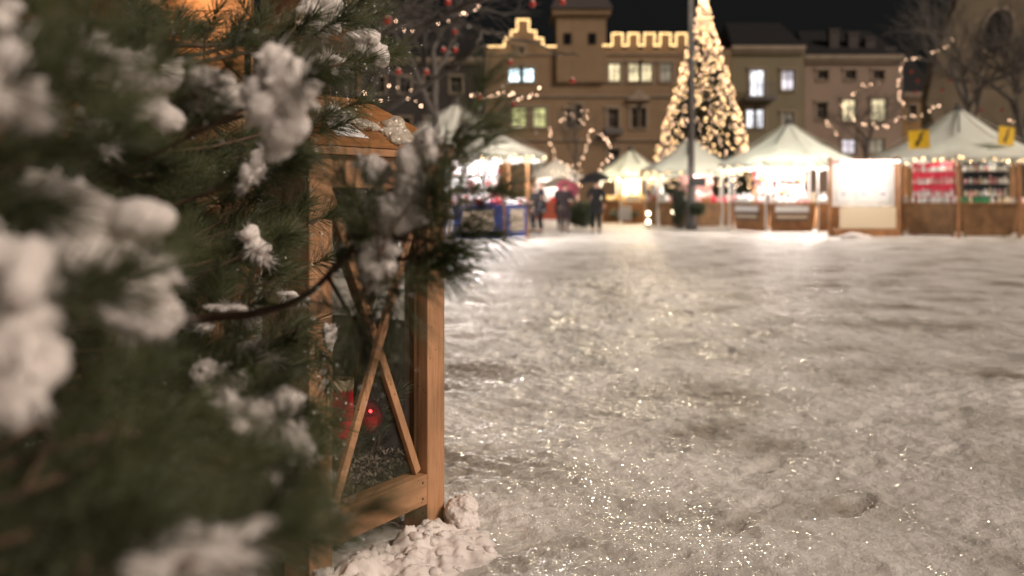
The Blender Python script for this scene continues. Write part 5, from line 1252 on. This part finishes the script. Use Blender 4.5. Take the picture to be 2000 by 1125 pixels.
    mb = MB(); mb.ball((0, -.092, 1.615), (.022, .006, .005), 2); mb.build('mouth', mat('lips', (.42, .16, .13), .5), root)
    return root
def umbrella(c, R, m, label, handle_to, tilt=(0, 0), n=8):
    root = empty('umbrella', c, 0, label, 'umbrella'); root.rotation_euler = (tilt[0], tilt[1], 0)
    mb = MB(); vs = [(0, 0, 0)]; rows = 6; m_ = n * 3
    for j in range(1, rows + 1):
        u = j / rows
        for k in range(m_):
            a = 2 * math.pi * k / m_; rr = R * u * (1 - (.05 * u if k % 3 else 0)); vs.append((rr * math.cos(a), rr * math.sin(a), -R * .46 * u ** 2 - (.0 if k % 3 else .02 * u)))
    fs = [(0, 1 + k, 1 + (k + 1) % m_) for k in range(m_)] + [(1 + j * m_ + k, 1 + (j + 1) * m_ + k, 1 + (j + 1) * m_ + (k + 1) % m_, 1 + j * m_ + (k + 1) % m_) for j in range(rows - 1) for k in range(m_)]
    mb.add(vs, fs); mb.build('cover', m, root, True)
    for k in range(n):
        mb = MB(); a = 2 * math.pi * k / n; mb.tube([(R * u * math.cos(a), R * u * math.sin(a), -R * .46 * u * u - .03) for u in (.05, .4, .7, .98)], .006, 4); mb.build('rib', M['metal'], root)
    inv = root.matrix_basis.inverted() ; hp = (Matrix.Rotation(tilt[1], 3, 'Y') @ Matrix.Rotation(tilt[0], 3, 'X')).inverted() @ (Vector(handle_to) - Vector(c))
    mb = MB(); mb.tube([(0, 0, .06), (0, 0, -.05), hp], .009, 6); mb.build('shaft', M['metal'], root)
    mb = MB(); mb.tube([hp, hp + Vector((0, 0, -.10)), hp + Vector((.03, 0, -.14)), hp + Vector((.06, 0, -.11))], .014, 7); mb.build('handle', M['black'], root)
D = 33.5
x = PX(1056, D)
person((x, D, 0), -1.75, 1.02, 'balding man in a dark navy coat facing the blue stall', (.035, .033, .055), (.022, .02, .022), (.30, .25, .22), .42, bald=True,
       armR=(Vector((-.24, -.04, 1.14)), Vector((-.15, -.26, 1.05))), armL=(Vector((.24, -.04, 1.14)), Vector((.15, -.26, 1.05))))
person((PX(1042, D + .7), D + .7, 0), -1.2, .93, 'shorter person in dark clothes close behind the balding man', (.05, .045, .06), (.03, .028, .03), (.25, .14, .10), .45)
DW = 34.6; xw = PX(1103, DW); 
person((xw, DW, 0), 2.9, .97, 'person in a long plum grey coat under a dark red umbrella', (.085, .06, .065), (.20, .17, .15), (.12, .06, .04), .62,
       armR=(Vector((-.25, -.06, 1.16)), Vector((-.12, -.24, 1.28))))
hr = Matrix.Rotation(2.9, 3, 'Z') @ (Vector((-.12, -.30, 1.31)) * .97)
umbrella(Vector((xw, DW, 0)) + hr + Vector((.0, -.12, .40)), .44, varied('red_pink_cloth', (.20, .02, .04), (.42, .10, .14), 2.5, .6, bump=0), 'dark red and pink umbrella tilted over the plum grey coat', Vector((xw, DW, 0)) + hr, (.75, .35))
DB = 33.8; xb = PX(1164, DB)
person((xb, DB, 0), 3.0, 1.04, 'person in a black coat seen from behind under a black umbrella', (.012, .012, .014), (.018, .017, .018), (.02, .015, .012), .5, stride=.05,
       armL=(Vector((.26, -.10, 1.16)), Vector((.16, -.24, 1.36))), armR=(Vector((-.27, .0, 1.16)), Vector((-.26, -.10, .96))))
hr = Matrix.Rotation(3.0, 3, 'Z') @ (Vector((.16, -.30, 1.39)) * 1.04)
umbrella(Vector((xb, DB, 0)) + hr + Vector((.06, .05, .62)), .60, mat('black_cloth', (.012, .012, .013), .6), 'black umbrella held over the person in black', Vector((xb, DB, 0)) + hr, (.1, -.15))
DU = 37; xu = PX(1090, DU)
person((xu + .1, DU, 0), .3, .98, 'person mostly hidden behind the plum coat, under the brown umbrella', (.06, .05, .045), (.03, .03, .03), (.08, .05, .03), .5, hat=True, armR=(Vector((-.25, -.06, 1.16)), Vector((-.12, -.24, 1.28))))
hr = Matrix.Rotation(.3, 3, 'Z') @ (Vector((-.12, -.30, 1.31)) * .98) + Vector((.1, 0, 0))
umbrella(Vector((xu, DU, 0)) + hr + Vector((0, 0, .66)), .75, mat('brown_cloth', (.24, .20, .155), .7), 'large grey brown umbrella between the customers', Vector((xu, DU, 0)) + hr, (.05, 0))
person((PX(1325, 38.2), 38.2, 0), .5, .98, 'dark dressed person standing at the stall left of the lamp post', (.03, .025, .025), (.03, .03, .03), (.05, .03, .02), .5, hat=True)
person((PX(1497, 36.4), 36.4 - .35, 0), 0, .98, 'stallholder in brown clothes inside the brilliant white stall', (.12, .06, .05), (.05, .04, .04), (.08, .04, .03), .4)
